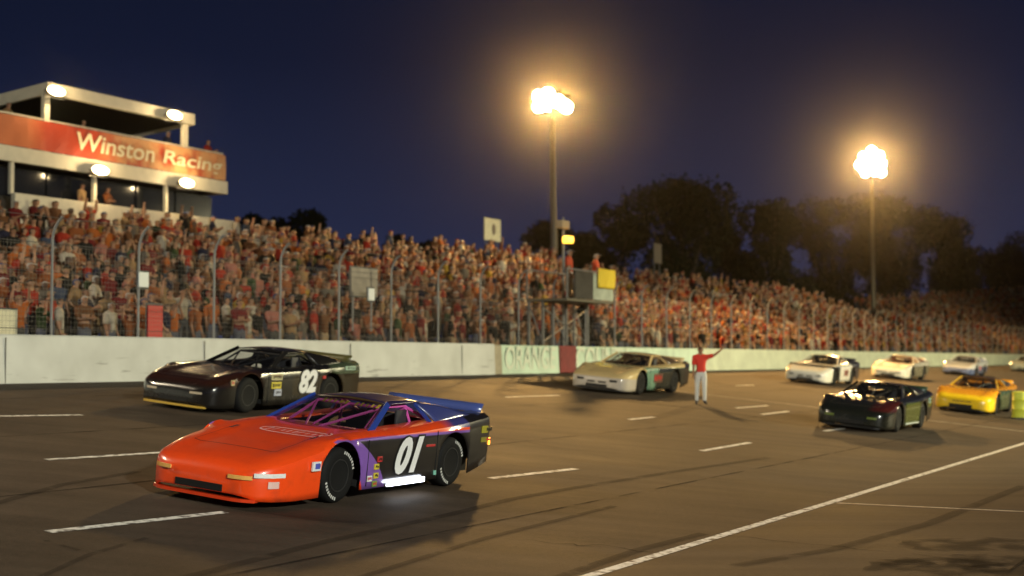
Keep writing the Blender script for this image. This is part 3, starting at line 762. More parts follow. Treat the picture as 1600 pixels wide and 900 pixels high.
fpart('railing', [(FP - .5, FP - .45, tf0, tf1, zf + 1.0, zf + 1.05), (FP + 1.05, FP + 1.1, tf0, tf1, zf + 1.0, zf + 1.05), (FP - .5, FP - .45, tf0, tf0 + .05, zf, zf + 1), (FP + 1.05, FP + 1.1, tf0, tf0 + .05, zf, zf + 1), (FP + 1.05, FP + 1.1, tf1 - .05, tf1, zf, zf + 1)], galv)
for q, tt in ((FP + .45, tf0 + .05), (FP + .45, tf1 - .12), (FP + 1.0, tf0 + .05), (FP + 1.0, tf1 - .12), (FP + .45, tf0 + .5 * wdt), (FP + 1.0, tf0 + .5 * wdt)):
    fpart('leg', [(q, q + .08, tt, tt + .08, wz + (1.02 if q < FP + .9 else -.0), zf - .08)], galv)
bm = bmesh.new()
FW = NDU
for tt in (tf0 + .09, tf0 + .5 * wdt, tf1 - .08):
    tube(bm, [(FP + .5, tt, wz + 1.1), (FP + 1.04, tt, zf - .2)], .025, 6)
tube(bm, [(FP + .5, tf0 + .1, wz + 1.1), (FP + .5, tf1 - .1, zf - .3)], .025, 6); tube(bm, [(FP + .5, tf1 - .1, wz + 1.1), (FP + .5, tf0 + .1, zf - .3)], .025, 6)
finish('brace', bm, galv, fs, FM)
for px, l, fi in ((889, 'starter in orange shirt and pale cap at the left of the flag stand', 0), (931, 'starter in orange shirt and pale cap holding the yellow flag', 4)):
    _, t, _ = at_p(px, 420, FP + .2); make_person(fi, facing(W(FP + .2, t, zf), .1) @ Matrix.Diagonal((1.28, 1.2, 1.03, 1)), skins[0], mat('orange_vest', (.60, .07, .02), .7), trou_m['white trousers'], hat_m['white cap'], l, 'official')
# yellow flag hanging over the rail
_, ty, zy = at_p(936, 420, FP - .62); _, ty2, zy2 = at_p(962, 453, FP - .62)
bm = bmesh.new(); rows = [[(FP - .6 + .05 * math.sin(i * 1.3 + j * .5) * (j / 6), ty + (ty2 - ty) * i / 8, zy + .02 + (zy2 - zy) * j / 6) for i in range(9)] for j in range(7)]
grid_surface(bm, rows); flag = finish('yellow_flag', bm, mat('yellow_cloth', (.72, .52, .03), .7), None, FW, smooth=60)
md = flag.modifiers.new('t', 'SOLIDIFY'); md.thickness = .006
tag(flag, 'plain yellow flag draped over the right end of the flag stand', 'flag')
bm = bmesh.new(); tube(bm, [(FP - .6, ty - .2, zy + .04), (FP - .6, ty2 + .1, zy + .05)], .014, 6); finish('stick', bm, wood, flag)
# amber beacon on its own pole
_, tb, zbk = at_p(880, 375, FP + 1.3)
bk = empty('caution_beacon', W(FP + 1.3, tb, wz), 'lit amber caution beacon on a thin pole above the flag stand', 'beacon')
bm = bmesh.new(); tube(bm, [(0, 0, 0), (0, 0, zbk - wz + .85)], .05, 8); finish('pole', bm, galv, bk)
bm = bmesh.new(); c = Vector((0, 0, zbk - wz)) - N * .2
lathe(bm, [(.05, -.13), (.2, -.12), (.22, 0), (.2, .12), (.05, .14)], 16, M=Matrix.Translation(c)); finish('lamp', bm, mat('amber_lamp', (1, .6, .1), .4, emit=(1, .52, .05), es=3.2), bk, smooth=40)
bm = bmesh.new(); box(bm, (-.14, -.35, zbk - wz + .42), (.10, .28, zbk - wz + .72), M=NDU, bev=.03); finish('signal_box', bm, mat('signal_tan', (.4, .3, .18), .6), bk)

# flagman on the track
def solo_person(pose, M, shirt, trou, hat, label, cat, skin=skins[0]):
    ms, J = figure_meshes(pose, 2)
    ms['body'].materials.append(skin); ms['body'].materials.append(eye_m)
    root = bpy.data.objects.new('person', ms['body']); C.objects.link(root); root.matrix_world = M; tag(root, label, cat)
    for k, m in (('shirt', shirt), ('trousers', trou), ('shoe_r', shoe_m), ('shoe_l', shoe_m), ('hair', hat)): link(k.split('_')[0], ms[k], m, root)
    return root
pf, tfm = on_ground(1095, 632)
Pf = G(pf, tfm, .006)
solo_person(dict(arms=('down', 'out'), stance=.10), Matrix.Translation(Pf) @ Matrix.Rotation(R(200) , 4, 'Z') @ Matrix.Scale(.97, 4) if False else Matrix.Translation(Pf) @ Matrix.Rotation(R(180), 4, 'Z') @ Matrix.Scale(.93, 4),
            mat('red_shirt', (.62, .035, .015), .8), trou_m['white trousers'], hat_m['black cap'], 'person in red shirt and white trousers standing on the track, one arm stretched out', 'official')

# ------------------------------------------------------------------ boards and small things round the stands
def board(px, py, w, h, p, m, label, cat='sign', post=1.5, name='sign_board', detail=None):
    _, t, z = at_p(px, py, p)
    root = empty(name, W(p, t, z - h / 2 - post), label, cat)
    Mx = frame((0, 0, 0), D, UP)
    bm = bmesh.new(); box(bm, (-w / 2, post, -.04), (w / 2, post + h, 0), bev=.008); finish('panel', bm, m, root, Mx)
    bm = bmesh.new(); box(bm, (-w / 2 - .04, post - .04, -.055), (w / 2 + .04, post + h + .04, -.042)); finish('backing', bm, steel_dark, root, Mx)
    if post:
        bm = bmesh.new(); 
        for s in (-1, 1): tube(bm, [(s * w * .35, 0, -.09), (s * w * .35, post + h * .5, -.09)], .025, 6)
        finish('post', bm, galv, root, Mx)
    return root, Mx
pale_m = mat('pale_sign', (.55, .52, .36), .6, noise_amt=.12, nscale=4); whitem = mat('white_sign', (.6, .62, .6), .5)
r_, Mx = board(770, 359, 1.75, 1.15, 37.2, pale_m, 'pale board with a small dark emblem above the top row of the crowd', post=1.9)
bm = bmesh.new(); 
vs = [(math.cos(a) * .26, math.sin(a) * .34) for a in [2 * math.pi * k / 14 for k in range(14)]]
lathe(bm, [(.2, .004), (.2, .012)], 12, M=Matrix.Translation((.1, 1.9 + .6, 0)) @ Matrix.Diagonal((1, 1.5, 1, 1))); finish('emblem', bm, mat('emblem_dark', (.12, .09, .07), .6), r_, Mx)
board(1458, 424, 1.9, 1.0, 41.5, whitem, 'plain pale board standing over the far right grandstand', post=2.5)
board(1028, 396, 1.3, 1.3, 38, mat('dull_sign', (.22, .2, .16), .7), 'dull grey square board high behind the second grandstand', post=2.2)
board(225, 437, .32, .34, PF - .05, whitem, 'small square white sign wired to the catch fence near the second post', post=0)
board(581, 460, .3, .34, PF - .05, whitem, 'small white sign on the catch fence in front of a grey board', post=0)
board(570, 441, 1.35, .8, PF + .5, mat('grey_board', (.22, .19, .15), .7, noise_amt=.2, nscale=4), 'wide grey-brown board behind the catch fence at the middle of the crowd', post=1.0)
board(10, 507, .6, .62, PF + .5, pale_m, 'cream box panel behind the wall at the far left', post=.1)
board(243, 508, .5, .95, PF + .5, mat('red_panel', (.42, .02, .015), .6), 'upright red panel behind the wall beside the second fence post', post=.1)
# yellow-green drum at the right edge of the track
pd, td = on_ground(1596, 655)
dr = empty('plastic_drum', G(pd, td, .004), 'yellow-green plastic drum at the right edge of the track', 'drum')
bm = bmesh.new(); lathe(bm, [(.27, .03), (.30, .06), (.29, .3), (.305, .32), (.29, .34), (.28, .62), (.295, .64), (.28, .66), (.27, .88), (.2, .9)], 24); finish('barrel', bm, mat('drum_plastic', (.62, .66, .06), .5), dr, smooth=40)
bm = bmesh.new(); lathe(bm, [(.36, 0), (.36, .05), (.31, .06), (.31, .03)], 24); finish('rubber_base', bm, steel_dark, dr, smooth=40)

# ------------------------------------------------------------------ trees
leaf = mat('leaves', (.045, .065, .025), .95, spec=.05)
l_ = NT(leaf); nz = l_.noise(.8, 3); l_.out(l_.mix(nz, (.005, .009, .004), (.014, .022, .010)))
bark = mat('bark', (.07, .055, .04), .9, noise_amt=.3, nscale=3)
def tree(px, ytop, depth, width_px, label, seed):
    random.seed(seed)
    v = ray(px, ytop); k = depth / v.y; top = Vector((0, 0, CAM_Z)) + v * k
    base = Vector((top.x, top.y, -.03)); H = top.z + .03; Wd = width_px / F * depth
    root = empty('tree', base, label, 'tree', 'trees behind the grandstands')
    bm = bmesh.new(); tube(bm, [(0, 0, 0), (.2, .1, H * .3), (.1, .2, H * .62)], [H * .024, H * .018, H * .009], 8)
    clumps = []
    for i in range(11):
        a_ = random.uniform(0, 6.28); rr = random.uniform(.1, .46) * Wd; zz = random.uniform(.42, .86) * H
        rr *= math.sqrt(max(.12, 1 - ((zz / H - .6) / .42) ** 2))
        c = Vector((rr * math.cos(a_), rr * math.sin(a_), zz)); clumps.append((c, random.uniform(.15, .24) * Wd))
        tube(bm, [Vector((.15, .1, H * random.uniform(.28, .5))), c * .55 + Vector((0, 0, H * .2)), c], [H * .008, H * .005, H * .002], 5)
    clumps.append((Vector((0, 0, H * .86)), .17 * Wd)); clumps.append((Vector((0, 0, H * .62)), .28 * Wd)); clumps.append((Vector((0, 0, H * .42)), .26 * Wd))
    for i in range(4): clumps.append((Vector((random.uniform(-.4, .4) * Wd, 0, H * random.uniform(.2, .4))), .2 * Wd))
    finish('trunk', bm, bark, root)
    vs, fs = [], []
    for c, r in clumps:
        n = int(560 * (r / 2.2) ** 1.3) + 120
        for i in range(n):
            d = Vector((random.gauss(0, 1), random.gauss(0, 1), random.gauss(0, .85))).normalized() * r * random.uniform(.35, 1.0) ** .5 * (random.uniform(1.05, 1.32) if random.random() < .10 else 1) * (1 + .3 * noise.noise(Vector((i * .7, seed, c.x))))
            q = c + d
            if q.z > H: q.z = H - random.random() * .3
            s = random.uniform(.12, .30); u = Vector((random.gauss(0, 1), random.gauss(0, 1), random.gauss(0, 1))).normalized() * s; w = u.orthogonal().normalized() * s * .7
            b = len(vs); vs += [q - u, q + w, q + u, q - w]; fs.append((b, b + 1, b + 2, b + 3))
    me = bpy.data.meshes.new('crown'); me.from_pydata([tuple(x) for x in vs], [], fs); link('crown', me, leaf, root)
TREES = [(395, 308, 120, 100, 'dark rounded tree just right of the press box'), (490, 306, 118, 110, 'dark tree rising above the crowd right of the press box tree'),
         (575, 342, 150, 70, 'low dark tree just above the crowd between press box and pole'), (620, 348, 150, 80, 'low dark tree, middle of the row over the crowd'), (672, 350, 145, 50, 'small dark bush-like tree left of the pale board'),
         (850, 322, 150, 90, 'dark tree directly behind the tall light pole'), (950, 302, 140, 140, 'broad dark tree between the light pole and the tallest tree'), (1070, 265, 135, 200, 'tallest and broadest dark tree, right of the light pole'),
         (1205, 298, 145, 130, 'dark tree between the tallest tree and the glaring floodlights'), (1300, 292, 185, 150, 'tree just left below the glaring floodlights, washed by their glow'),
         (1400, 290, 188, 160, 'tree right below the glaring floodlights, washed by their glow'), (1480, 318, 178, 130, 'rounded tree to the right of the glaring floodlights'), (1590, 350, 200, 130, 'dark tree at the right edge of the picture'),
         (905, 345, 165, 110, 'low tree filling the gap behind the starter stand'), (1140, 340, 165, 130, 'low tree in the dip right of the tallest tree'), (1530, 375, 205, 120, 'low dark tree in the gap near the right edge')]
for i, (x, y, dd, w, l) in enumerate(TREES): tree(x, y, dd, w, l, 100 + i)
# ================================================================== CARS
# local frame: +Y heading, +X right, Z up. Oval stock cars, 4.95 m long.
glass = mat('car_glass', (.01, .01, .012), .05, alpha=.45, coat=.5)
tyre_m = mat('tyre_rubber', (.008, .008, .008), .75, spec=.2)
rimdark = mat('rim_dark', (.03, .03, .03), .45, .3)
chassis_m = mat('chassis_black', (.010, .010, .010), .7)
netm = mat('window_net', (.015, .015, .018), .8)
decw = mat('decal_white', (.78, .78, .76), .4); decy = mat('decal_yellow', (.62, .50, .05), .4); decb = mat('decal_blue', (.08, .10, .45), .4)
decr = mat('decal_red', (.5, .03, .03), .4); deck_ = mat('decal_black', (.012, .012, .012), .35); tyrew = mat('tyre_lettering', (.55, .55, .52), .6)
seatm = mat('racing_seat', (.03, .03, .035), .6); helm = mat('helmet', (.6, .6, .58), .25)
YF, YR = 1.40, -1.25
WR, AR = .335, .415
def interp(y, tab):
    for (a, va), (b, vb) in zip(tab, tab[1:]):
        if y <= a and y >= b: return va + (vb - va) * (a - y) / (a - b)
    return tab[0][1] if y > tab[0][0] else tab[-1][1]
WIDTH = [(2.52, .50), (2.50, .62), (2.44, .76), (2.34, .86), (2.15, .93), (1.9, .965), (1.4, .985), (.6, .985), (-1.6, .985), (-2.1, .965), (-2.45, .93)]
TOPC = [(2.52, .38), (2.50, .45), (2.44, .51), (2.30, .575), (2.0, .655), (1.6, .725), (1.2, .77), (.9, .80), (.6, .82), (-.5, .86), (-1.4, .93), (-2.45, .97)]
TOPS = [(2.52, .37), (2.50, .43), (2.44, .48), (2.30, .54), (2.0, .64), (1.7, .715), (1.4, .765), (1.0, .79), (.5, .805), (-.5, .835), (-1.2, .875), (-2.0, .93), (-2.45, .955)]
BOT = [(2.52, .16), (2.44, .10), (2.2, .09), (1.9, .10), (1.0, .13), (-1.6, .15), (-2.2, .24), (-2.45, .28)]
def low(y):
    b = interp(y, BOT)
    for c in (YF, YR):
        if abs(y - c) < AR: b = max(b, .33 + math.sqrt(max(0, AR * AR - (y - c) ** 2)))
    return b
def body_mesh():
    ys = {2.52, 2.50, 2.47, 2.44, 2.39, 2.34, 2.25, 2.15, 2.0, 1.9, .9, .75, .6, .3, 0, -.3, -.6, -.75, -1.75, -1.9, -2.1, -2.3, -2.45}
    for c in (YF, YR):
        for k in range(15): ys.add(round(c + AR * math.cos(math.pi * k / 14), 4))
        ys.add(round(c + AR + .002, 4)); ys.add(round(c - AR - .002, 4))
    ys = sorted(ys, reverse=True); bm = bmesh.new(); rows = []
    for y in ys:
        w, zc, zs, zl = interp(y, WIDTH), interp(y, TOPC), interp(y, TOPS), low(y)
        # crowned fenders beside a slightly sunken hood
        pts = []
        for u in (0, .2, .4, .58, .66, .75, .86): 
            z = zc + (zs - zc) * u ** 2 + (.018 if .62 < u < .9 and y < 2.3 else 0); pts.append((u * w, z))
        sh = max(zs - .015, zl + .05)
        pts += [(.935 * w, sh), (.98 * w, sh - .03), (w - .006, sh - .075 if sh - .075 > zl + .03 else zl + .03)]
        z9 = pts[-1][1]
        for k in range(1, 6):
            u = k / 5; z = z9 + (zl - z9) * u; x = w + .004 * math.sin(u * 3.1) - (.012 * u)
            pts.append((x, z))
        full = [(-x, z) for x, z in reversed(pts[1:])] + pts
        rows.append([bm.verts.new((x, y, z)) for x, z in full])
    for a, b in zip(rows, rows[1:]):
        for k in range(len(a) - 1): bm.faces.new((a[k], a[k + 1], b[k + 1], b[k]))
    bm.faces.new(rows[0]); bm.faces.new(list(reversed(rows[-1])))
    bmesh.ops.recalc_face_normals(bm, faces=bm.faces)
    # inward return lips so the skin reads as sheet with thickness at the arches
    # cut the cabin opening
    dele = [f for f in bm.faces if abs(f.calc_center_median().x) < .60 and -1.05 < f.calc_center_median().y < .55 and f.calc_center_median().z > .7]
    bmesh.ops.delete(bm, geom=dele, context='FACES')
    me = bpy.data.meshes.new('body'); bm.to_mesh(me); bm.free()
    for f in me.polygons: f.use_smooth = True
    me.set_sharp_from_angle(angle=R(32)); return me
BODY = body_mesh()
# greenhouse reference points (x given for the right side)
GA0, GA1, GB1, GC0 = Vector((.80, .62, .79)), Vector((.58, -.10, 1.105)), Vector((.58, -.84, 1.125)), Vector((.82, -1.78, .915))
def X(v, s): return Vector((v.x * s, v.y, v.z))
def bulge_row(a, b, n, by=0, bz=0):
    out = []
    for i in range(n + 1):
        u = i / n; k = 4 * u * (1 - u); p = a.lerp(b, u); out.append(p + Vector((0, by * k, bz * k)))
    return out
def simple(name, m, fn, parent, smooth=40, solid=0):
    bm = bmesh.new(); fn(bm); o = finish(name, bm, m, parent, smooth=smooth)
    if solid: md = o.modifiers.new('thick', 'SOLIDIFY'); md.thickness = solid; md.offset = 0
    return o
_car_meshes = {}
def shared(key, name, m, fn, parent, smooth=40, solid=0):
    """mesh shared between cars, material set per object"""
    if key not in _car_meshes:
        o = simple(name, m, fn, parent, smooth, solid); _car_meshes[key] = o.data
    else:
        o = bpy.data.objects.new(name, _car_meshes[key]); C.objects.link(o); o.parent = parent
        if solid: md = o.modifiers.new('thick', 'SOLIDIFY'); md.thickness = solid; md.offset = 0
    o.material_slots[0].link = 'OBJECT'; o.material_slots[0].material = m
    return o
def f_roof(bm):
    rows = []
    for k in range(7):
        u = k / 6; a = X(GA1, -1).lerp(X(GB1, -1), u); b = GA1.lerp(GB1, u); rows.append(bulge_row(a, b, 8, .09 * (1 - 2 * u) * (1 if u < .5 else .4), .035 + .02 * math.sin(math.pi * u)))
    grid_surface(bm, rows)
def f_wind(bm):
    rows = []
    for k in range(6):
        u = k / 5; a = X(GA0, -1).lerp(X(GA1, -1), u); b = GA0.lerp(GA1, u)
        rows.append(bulge_row(a, b, 10, .26 * (1 - u) + .09 * u, .035 * u + .012 * math.sin(math.pi * u) + .0))
    grid_surface(bm, rows)
def f_rear(bm):
    rows = []
    for k in range(6):
        u = k / 5; a = X(GB1, -1).lerp(Vector((-.70, -1.62, .935)), u); b = GB1.lerp(Vector((.70, -1.62, .935)), u)
        rows.append(bulge_row(a, b, 8, 0, .035 * (1 - u) + .02 * math.sin(math.pi * u)))
    grid_surface(bm, rows)
def f_sail(s):
    def f(bm):
        t0, t1 = X(GB1 + Vector((0, .10, 0)), s), X(GB1, s); b0, b1 = X(Vector((.85, -.95, .845)), s), X(Vector((.84, -1.98, .925)), s)
        rows = []
        for k in range(7):
            u = k / 6; rows.append([t0.lerp(t1, u).lerp(b0.lerp(b1, u), v) + Vector((s * .03 * math.sin(math.pi * v), 0, .02 * math.sin(math.pi * v) * u)) for v in [i / 6 for i in range(7)]])
        grid_surface(bm, rows)
        # the sloping edge between sail and rear glass
        rows = [[t1.lerp(b1, v) + Vector((s * .03 * math.sin(math.pi * v), 0, .02 * math.sin(math.pi * v))) for v in [i / 6 for i in range(7)]],
                [t1.lerp(b1, v) - Vector((s * .12 * v, 0, -.005)) for v in [i / 6 for i in range(7)]]]
        grid_surface(bm, rows)
    return f
def bar(bm, a, b, w, t):
    d = (b - a).normalized(); s = d.cross(Vector((0, 1, 0))).normalized() if abs(d.y) < .9 else d.cross(UP).normalized(); n = d.cross(s)
    vs = [bm.verts.new(p + s * x * t / 2 + n * y * w / 2) for p in (a, b) for x in (-1, 1) for y in (-1, 1)]
    for f in ((0, 1, 3, 2), (4, 6, 7, 5), (0, 4, 5, 1), (2, 3, 7, 6), (0, 2, 6, 4), (1, 5, 7, 3)): bm.faces.new([vs[i] for i in f])
def f_pillar(s):
    return lambda bm: bar(bm, X(GA0, s) + Vector((s * .01, .02, -.01)), X(GA1, s) + Vector((s * .005, 0, .01)), .075, .035)
def f_bpillar(s):
    return lambda bm: bar(bm, X(Vector((.84, -.86, .83)), s), X(Vector((.59, -.76, 1.11)), s), .06, .03)
def f_quarter(bm):
    pass
def f_spoiler(bm):
    rows = [[Vector((x, -2.34 - .02 * abs(x), .965)), Vector((x, -2.44 - .02 * abs(x), 1.085))] for x in [-.80 + 1.6 * i / 8 for i in range(9)]]
    grid_surface(bm, rows)
def f_cage(bm):
    r = .022
    for s in (-1, 1):
        tube(bm, [(s * .62, .55, .35), (s * .60, .42, .80), (s * .50, -.08, 1.06), (s * .50, -.66, 1.07), (s * .60, -.75, .7), (s * .62, -.78, .2)], r, 6)
        tube(bm, [(s * .50, -.66, 1.06), (s * .62, -1.5, .75)], r, 6)
        for z in (.35, .5, .65): tube(bm, [(s * .66, .45, z), (s * .72, -.1, z), (s * .66, -.74, z)], r, 6)
        tube(bm, [(s * .10, .72, .80), (s * .5, -.05, 1.05)], r * .8, 6)
    tube(bm, [(-.5, -.08, 1.06), (.5, -.08, 1.06)], r, 6); tube(bm, [(-.5, -.66, 1.07), (.5, -.66, 1.07)], r, 6)
    tube(bm, [(-.58, .44, .78), (.58, .44, .78)], r, 6); tube(bm, [(-.5, -.66, 1.05), (.55, -.78, .3)], r, 6)
    tube(bm, [(0, .70, .82), (0, -.07, 1.06)], r * .7, 6)
def f_dash(bm): box(bm, (-.66, .28, .56), (.66, .62, .80), bev=.05)
def f_seat(bm):
    box(bm, (-.52, -.62, .28), (-.08, -.12, .42), bev=.03); box(bm, (-.52, -.74, .30), (-.08, -.60, .96), bev=.04)
    box(bm, (-.54, -.66, .72), (-.50, -.42, 1.02), bev=.01); box(bm, (-.10, -.66, .72), (-.06, -.42, 1.02), bev=.01)
def f_chassis(bm):
    box(bm, (-.66, -2.3, .13), (.66, 2.28, .44)); box(bm, (-.66, .62, .44), (.66, 1.9, .55)); box(bm, (-.66, -2.2, .44), (.66, -1.0, .78)); box(bm, (-.90, -.82, .16), (.90, .95, .24))
    for c in (YF, YR):
        for s in (-1, 1): box(bm, (min(s * .62, s * .66), c - .45, .2), (max(s * .62, s * .66), c + .45, .62))
def f_tyre(s):
    def f(bm):
        o = .135
        lathe(bm, [(.20, -o + .01), (.26, -o - .005), (.315, -o + .015), (WR, -o + .045), (WR, o - .045), (.315, o - .015), (.26, o + .005), (.20, o - .01)], 32, 'X')
    return f
def f_rim(bm):
    for q in (-.12, .12):
        k = 1 if q > 0 else -1
        lathe(bm, [(.20, q), (.20, q + k * .012), (.185, q + k * .012), (.175, q - k * .03), (.09, q - k * .05), (.075, q - k * .015), (.02, q - k * .01)], 24, 'X')
        for i in range(5):
            a = 2 * math.pi * i / 5; lathe(bm, [(.012, q - k * .045), (.012, q - k * .012)], 6, 'X', M=Matrix.Translation((0, .055 * math.cos(a), .055 * math.sin(a))))
def f_tlet(bm):
    for arc0 in (.25, math.pi + .25):
        for i in range(8):
            a = arc0 + i * .15
            for q in (-.142, .142):
                M = Matrix.Rotation(a, 4, 'X')
                lo, hi = (min(q, q * .98), .0, .262), (max(q, q * .98), .024, .300)
                box(bm, (lo[0], -.012, lo[2]), (hi[0], .012, hi[2]), M=M)
def decal_box(name, car, x0, x1, y0, y1, z0, z1, m):
    bm = bmesh.new(); box(bm, (x0, y0, z0), (x1, y1, z1), bev=.0015); o = finish(name, bm, m, car)
    if name == 'decal' and x1 - x0 < .05 and y1 - y0 > .07 and z1 - z0 > .05:      # unreadable print on the sticker
        bm = bmesh.new(); rj = random.Random(int(y0 * 1000)); w_ = y1 - y0; h_ = z1 - z0; y = y0 + w_ * .12
        while y < y1 - w_ * .18:
            d_ = w_ * rj.uniform(.06, .16); box(bm, (x0 - .002, y, z0 + h_ * rj.uniform(.2, .4)), (x0 + .004, y + d_, z1 - h_ * rj.uniform(.2, .35))); y += d_ + w_ * .06
        finish('print', bm, deck_ if rj.random() < .6 else decr, o)
    return o
def side_text(car, s, y, z, h, m, side=-1, w=None, bold=.03, shear=.25, name='number', off=.990, outline=None):
    for mm, bo, ex in ((outline, bold + .04, .0015), (m, bold, .0035)):
        if mm is None: continue
        me = text_mesh(s, 1.0, bo, shear, ex)
        ys = [v.co.y for v in me.vertices]; xs = [v.co.x for v in me.vertices]; 
        k = h / .72; kw = k if w is None else w / (.6 * len(s))
        for v in me.vertices: v.co.x *= kw; v.co.y *= k
        if side < 0: link(name, me, mm, car, frame((-off, y, z), (0, -1, 0), (0, 0, 1)))
        else: link(name, me, mm, car, frame((off, y, z), (0, 1, 0), (0, 0, 1)))
def surf_z(x, y):
    w = interp(y, WIDTH); u = abs(x) / w; zc, zs = interp(y, TOPC), interp(y, TOPS)
    return zc + (zs - zc) * u ** 2 + (.018 if .62 < u < .9 and y < 2.3 else 0)
def drape(me, M, lift=.006):
    """lay a flat decal mesh on the hood: M maps it over the car, heights follow the body"""
    me.transform(M)
    for v in me.vertices: v.co.z = surf_z(v.co.x, v.co.y) + lift + (v.co.z - 0) * 0
def hood_text(car, s, x, y, size, m, rot=0.0, bold=.02, name='lettering', lift=.006, sx=1.0):
    me = text_mesh(s, size, bold, .0, .0)
    # text reads from the front of the car: local x of the text -> -X of the car
    drape(me, Matrix.Translation((x, y, 0)) @ Matrix.Rotation(math.pi + rot, 4, 'Z') @ Matrix.Diagonal((sx, 1, 1, 1)), lift); link(name, me, m, car)
def hood_patch(car, pts, m, name='decal', lift=.004, n=6):
    """quad patch given by four (x, y) corners draped over the hood"""
    bm = bmesh.new(); a, b, c, d = [Vector((p[0], p[1], 0)) for p in pts]; rows = []
    for i in range(n + 1):
        u = i / n; rows.append([a.lerp(b, u).lerp(d.lerp(c, u), v) for v in [j / n for j in range(n + 1)]])
    for r in rows:
        for p in r: p.z = surf_z(p.x, p.y) + lift
    grid_surface(bm, rows); return finish(name, bm, m, car)
def front_box(car, x0, x1, z0, z1, m, name, proud=.012, depth=.03):
    """a piece set in the nose that follows its curve in plan"""
    bm = bmesh.new(); A, B = [], []
    n = 12
    def yfront(x):
        ax = abs(x)
        for (y1, w1), (y2, w2) in zip(WIDTH, WIDTH[1:]):
            if ax <= w1: return y1
            if ax <= w2: return y1 + (y2 - y1) * (ax - w1) / (w2 - w1)
        return 1.9
    rows = []
    for z, dy in ((z0, proud), (z1, proud - .0), (z1, proud - depth), (z0, proud - depth), (z0, proud)):
        rows.append([Vector((x, yfront(x) + dy, z)) for x in [x0 + (x1 - x0) * i / n for i in range(n + 1)]])
    vs, fs = grid_surface(bm, rows[:4]);
    for e in (0, -1): bm.faces.new([vs[k][e] for k in range(4)])
    return finish(name, bm, m, car)
seam_m = mat('panel_gap', (.008, .008, .008), .8)
def f_seams(bm):
    def hood_line(p0, p1, n=14, w=.007):
        a, b = Vector(p0), Vector(p1); d = (b - a).normalized(); q = Vector((-d.y, d.x)) * w / 2; A, B = [], []
        for i in range(n + 1):
            c_ = a.lerp(b, i / n)
            for L, s_ in ((A, 1), (B, -1)):
                v = c_ + q * s_; L.append(Vector((v.x, v.y, surf_z(v.x, v.y) + .003)))
        quadstrip(bm, A, B)
    return hood_line
def f_hoodseam(bm):
    h = f_seams(bm); h((-.60, .95), (-.62, 2.12)); h((-.62, 2.12), (.62, 2.12)); h((.60, .95), (.62, 2.12))
def f_deckseam(bm):
    h = f_seams(bm); h((-.66, -1.72), (.66, -1.72)); h((-.66, -1.72), (-.66, -2.4)); h((.66, -1.72), (.66, -2.4))
def f_doorseam(s_, y, z0, z1):
    def f(bm):
        x = s_ * (interp(y, WIDTH) + .004); box(bm, (min(x, x - s_ * .01), y - .004, z0), (max(x, x - s_ * .01), y + .004, z1))
    return f
def make_car(name_label, px, py, cfg, wheel='front', along=0.0, yaw=0.0):
    p, t = on_ground(px, py)
    if wheel == 'front': pc, tc = p + .93, t + YF
    beta = math.atan(BANK)
    Yd = -D; Xr = (N * math.cos(beta) + UP * math.sin(beta)); Zu = Xr.cross(Yd)
    M = Matrix(((Xr.x, Yd.x, Zu.x, 0), (Xr.y, Yd.y, Zu.y, 0), (Xr.z, Yd.z, Zu.z, 0), (0, 0, 0, 1)))
    M = Matrix.Translation(G(pc, tc, .006)) @ M @ Matrix.Rotation(R(yaw), 4, 'Z')
    car = empty('race_car', M, name_label, 'race car')
    pm = cfg['paint']; gm = cfg.get('pillar', pm); rm = cfg.get('roof', pm)
    b = bpy.data.objects.new('body', BODY); C.objects.link(b); b.parent = car
    if not BODY.materials: BODY.materials.append(pm)
    b.material_slots[0].link = 'OBJECT'; b.material_slots[0].material = pm
    md = b.modifiers.new('thick', 'SOLIDIFY'); md.thickness = .012; md.offset = -1
    shared('roof', 'roof', rm, f_roof, car, solid=.02); shared('wind', 'windshield', glass, f_wind, car); shared('rear', 'rear_window', glass, f_rear, car)
    for s in (-1, 1):
        shared(f'sail{s}', 'sail_panel', cfg.get('sail', pm), f_sail(s), car, solid=.012); shared(f'pil{s}', 'pillar', gm, f_pillar(s), car); shared(f'bp{s}', 'pillar', gm, f_bpillar(s), car)
    shared('spoiler', 'spoiler', cfg.get('spoiler', pm), f_spoiler, car, solid=.008)
    shared('cage', 'roll_cage', cfg.get('cage', rimdark), f_cage, car); shared('dash', 'dashboard', cfg.get('dash', chassis_m), f_dash, car)
    shared('seat', 'seat', seatm, f_seat, car); shared('chassis', 'chassis', chassis_m, f_chassis, car)
    for s in (-1, 1):
        for y in (YF, YR):
            wroot = bpy.data.objects.new('wheel', None); C.objects.link(wroot); wroot.parent = car; wroot.empty_display_size = .2
            wroot.location = (s * .815, y, WR); 
            shared('tyre', 'tyre', tyre_m, f_tyre(s), wroot); shared('rim', 'rim', cfg.get('rim', rimdark), f_rim, wroot); 
            if cfg.get('tyre_letters'): shared('tlet', 'tyre_lettering', tyrew, f_tlet, wroot)
    shared('hs', 'hood_seam', seam_m, f_hoodseam, car); shared('ds', 'deck_seam', seam_m, f_deckseam, car)
    for s in (-1, 1):
        for y, z0, z1 in ((.86, .17, .74), (-.78, .18, .78)): shared(f'dr{s}{y}', 'door_seam', seam_m, f_doorseam(s, y, z0, z1), car)
    # nose openings, mirrors of the real templates: grille slot and lower air dam lip
    front_box(car, -.34, .34, .17, .25, deck_, 'grille')
    if cfg.get('upper_slots'):
        for s in (-1, 1): front_box(car, min(s * .06, s * .30), max(s * .06, s * .30), .29, .335, deck_, 'grille')
    front_box(car, -.74, .74, .085, .12, cfg.get('lip', deck_), 'air_dam', proud=.02, depth=.06)
    return car
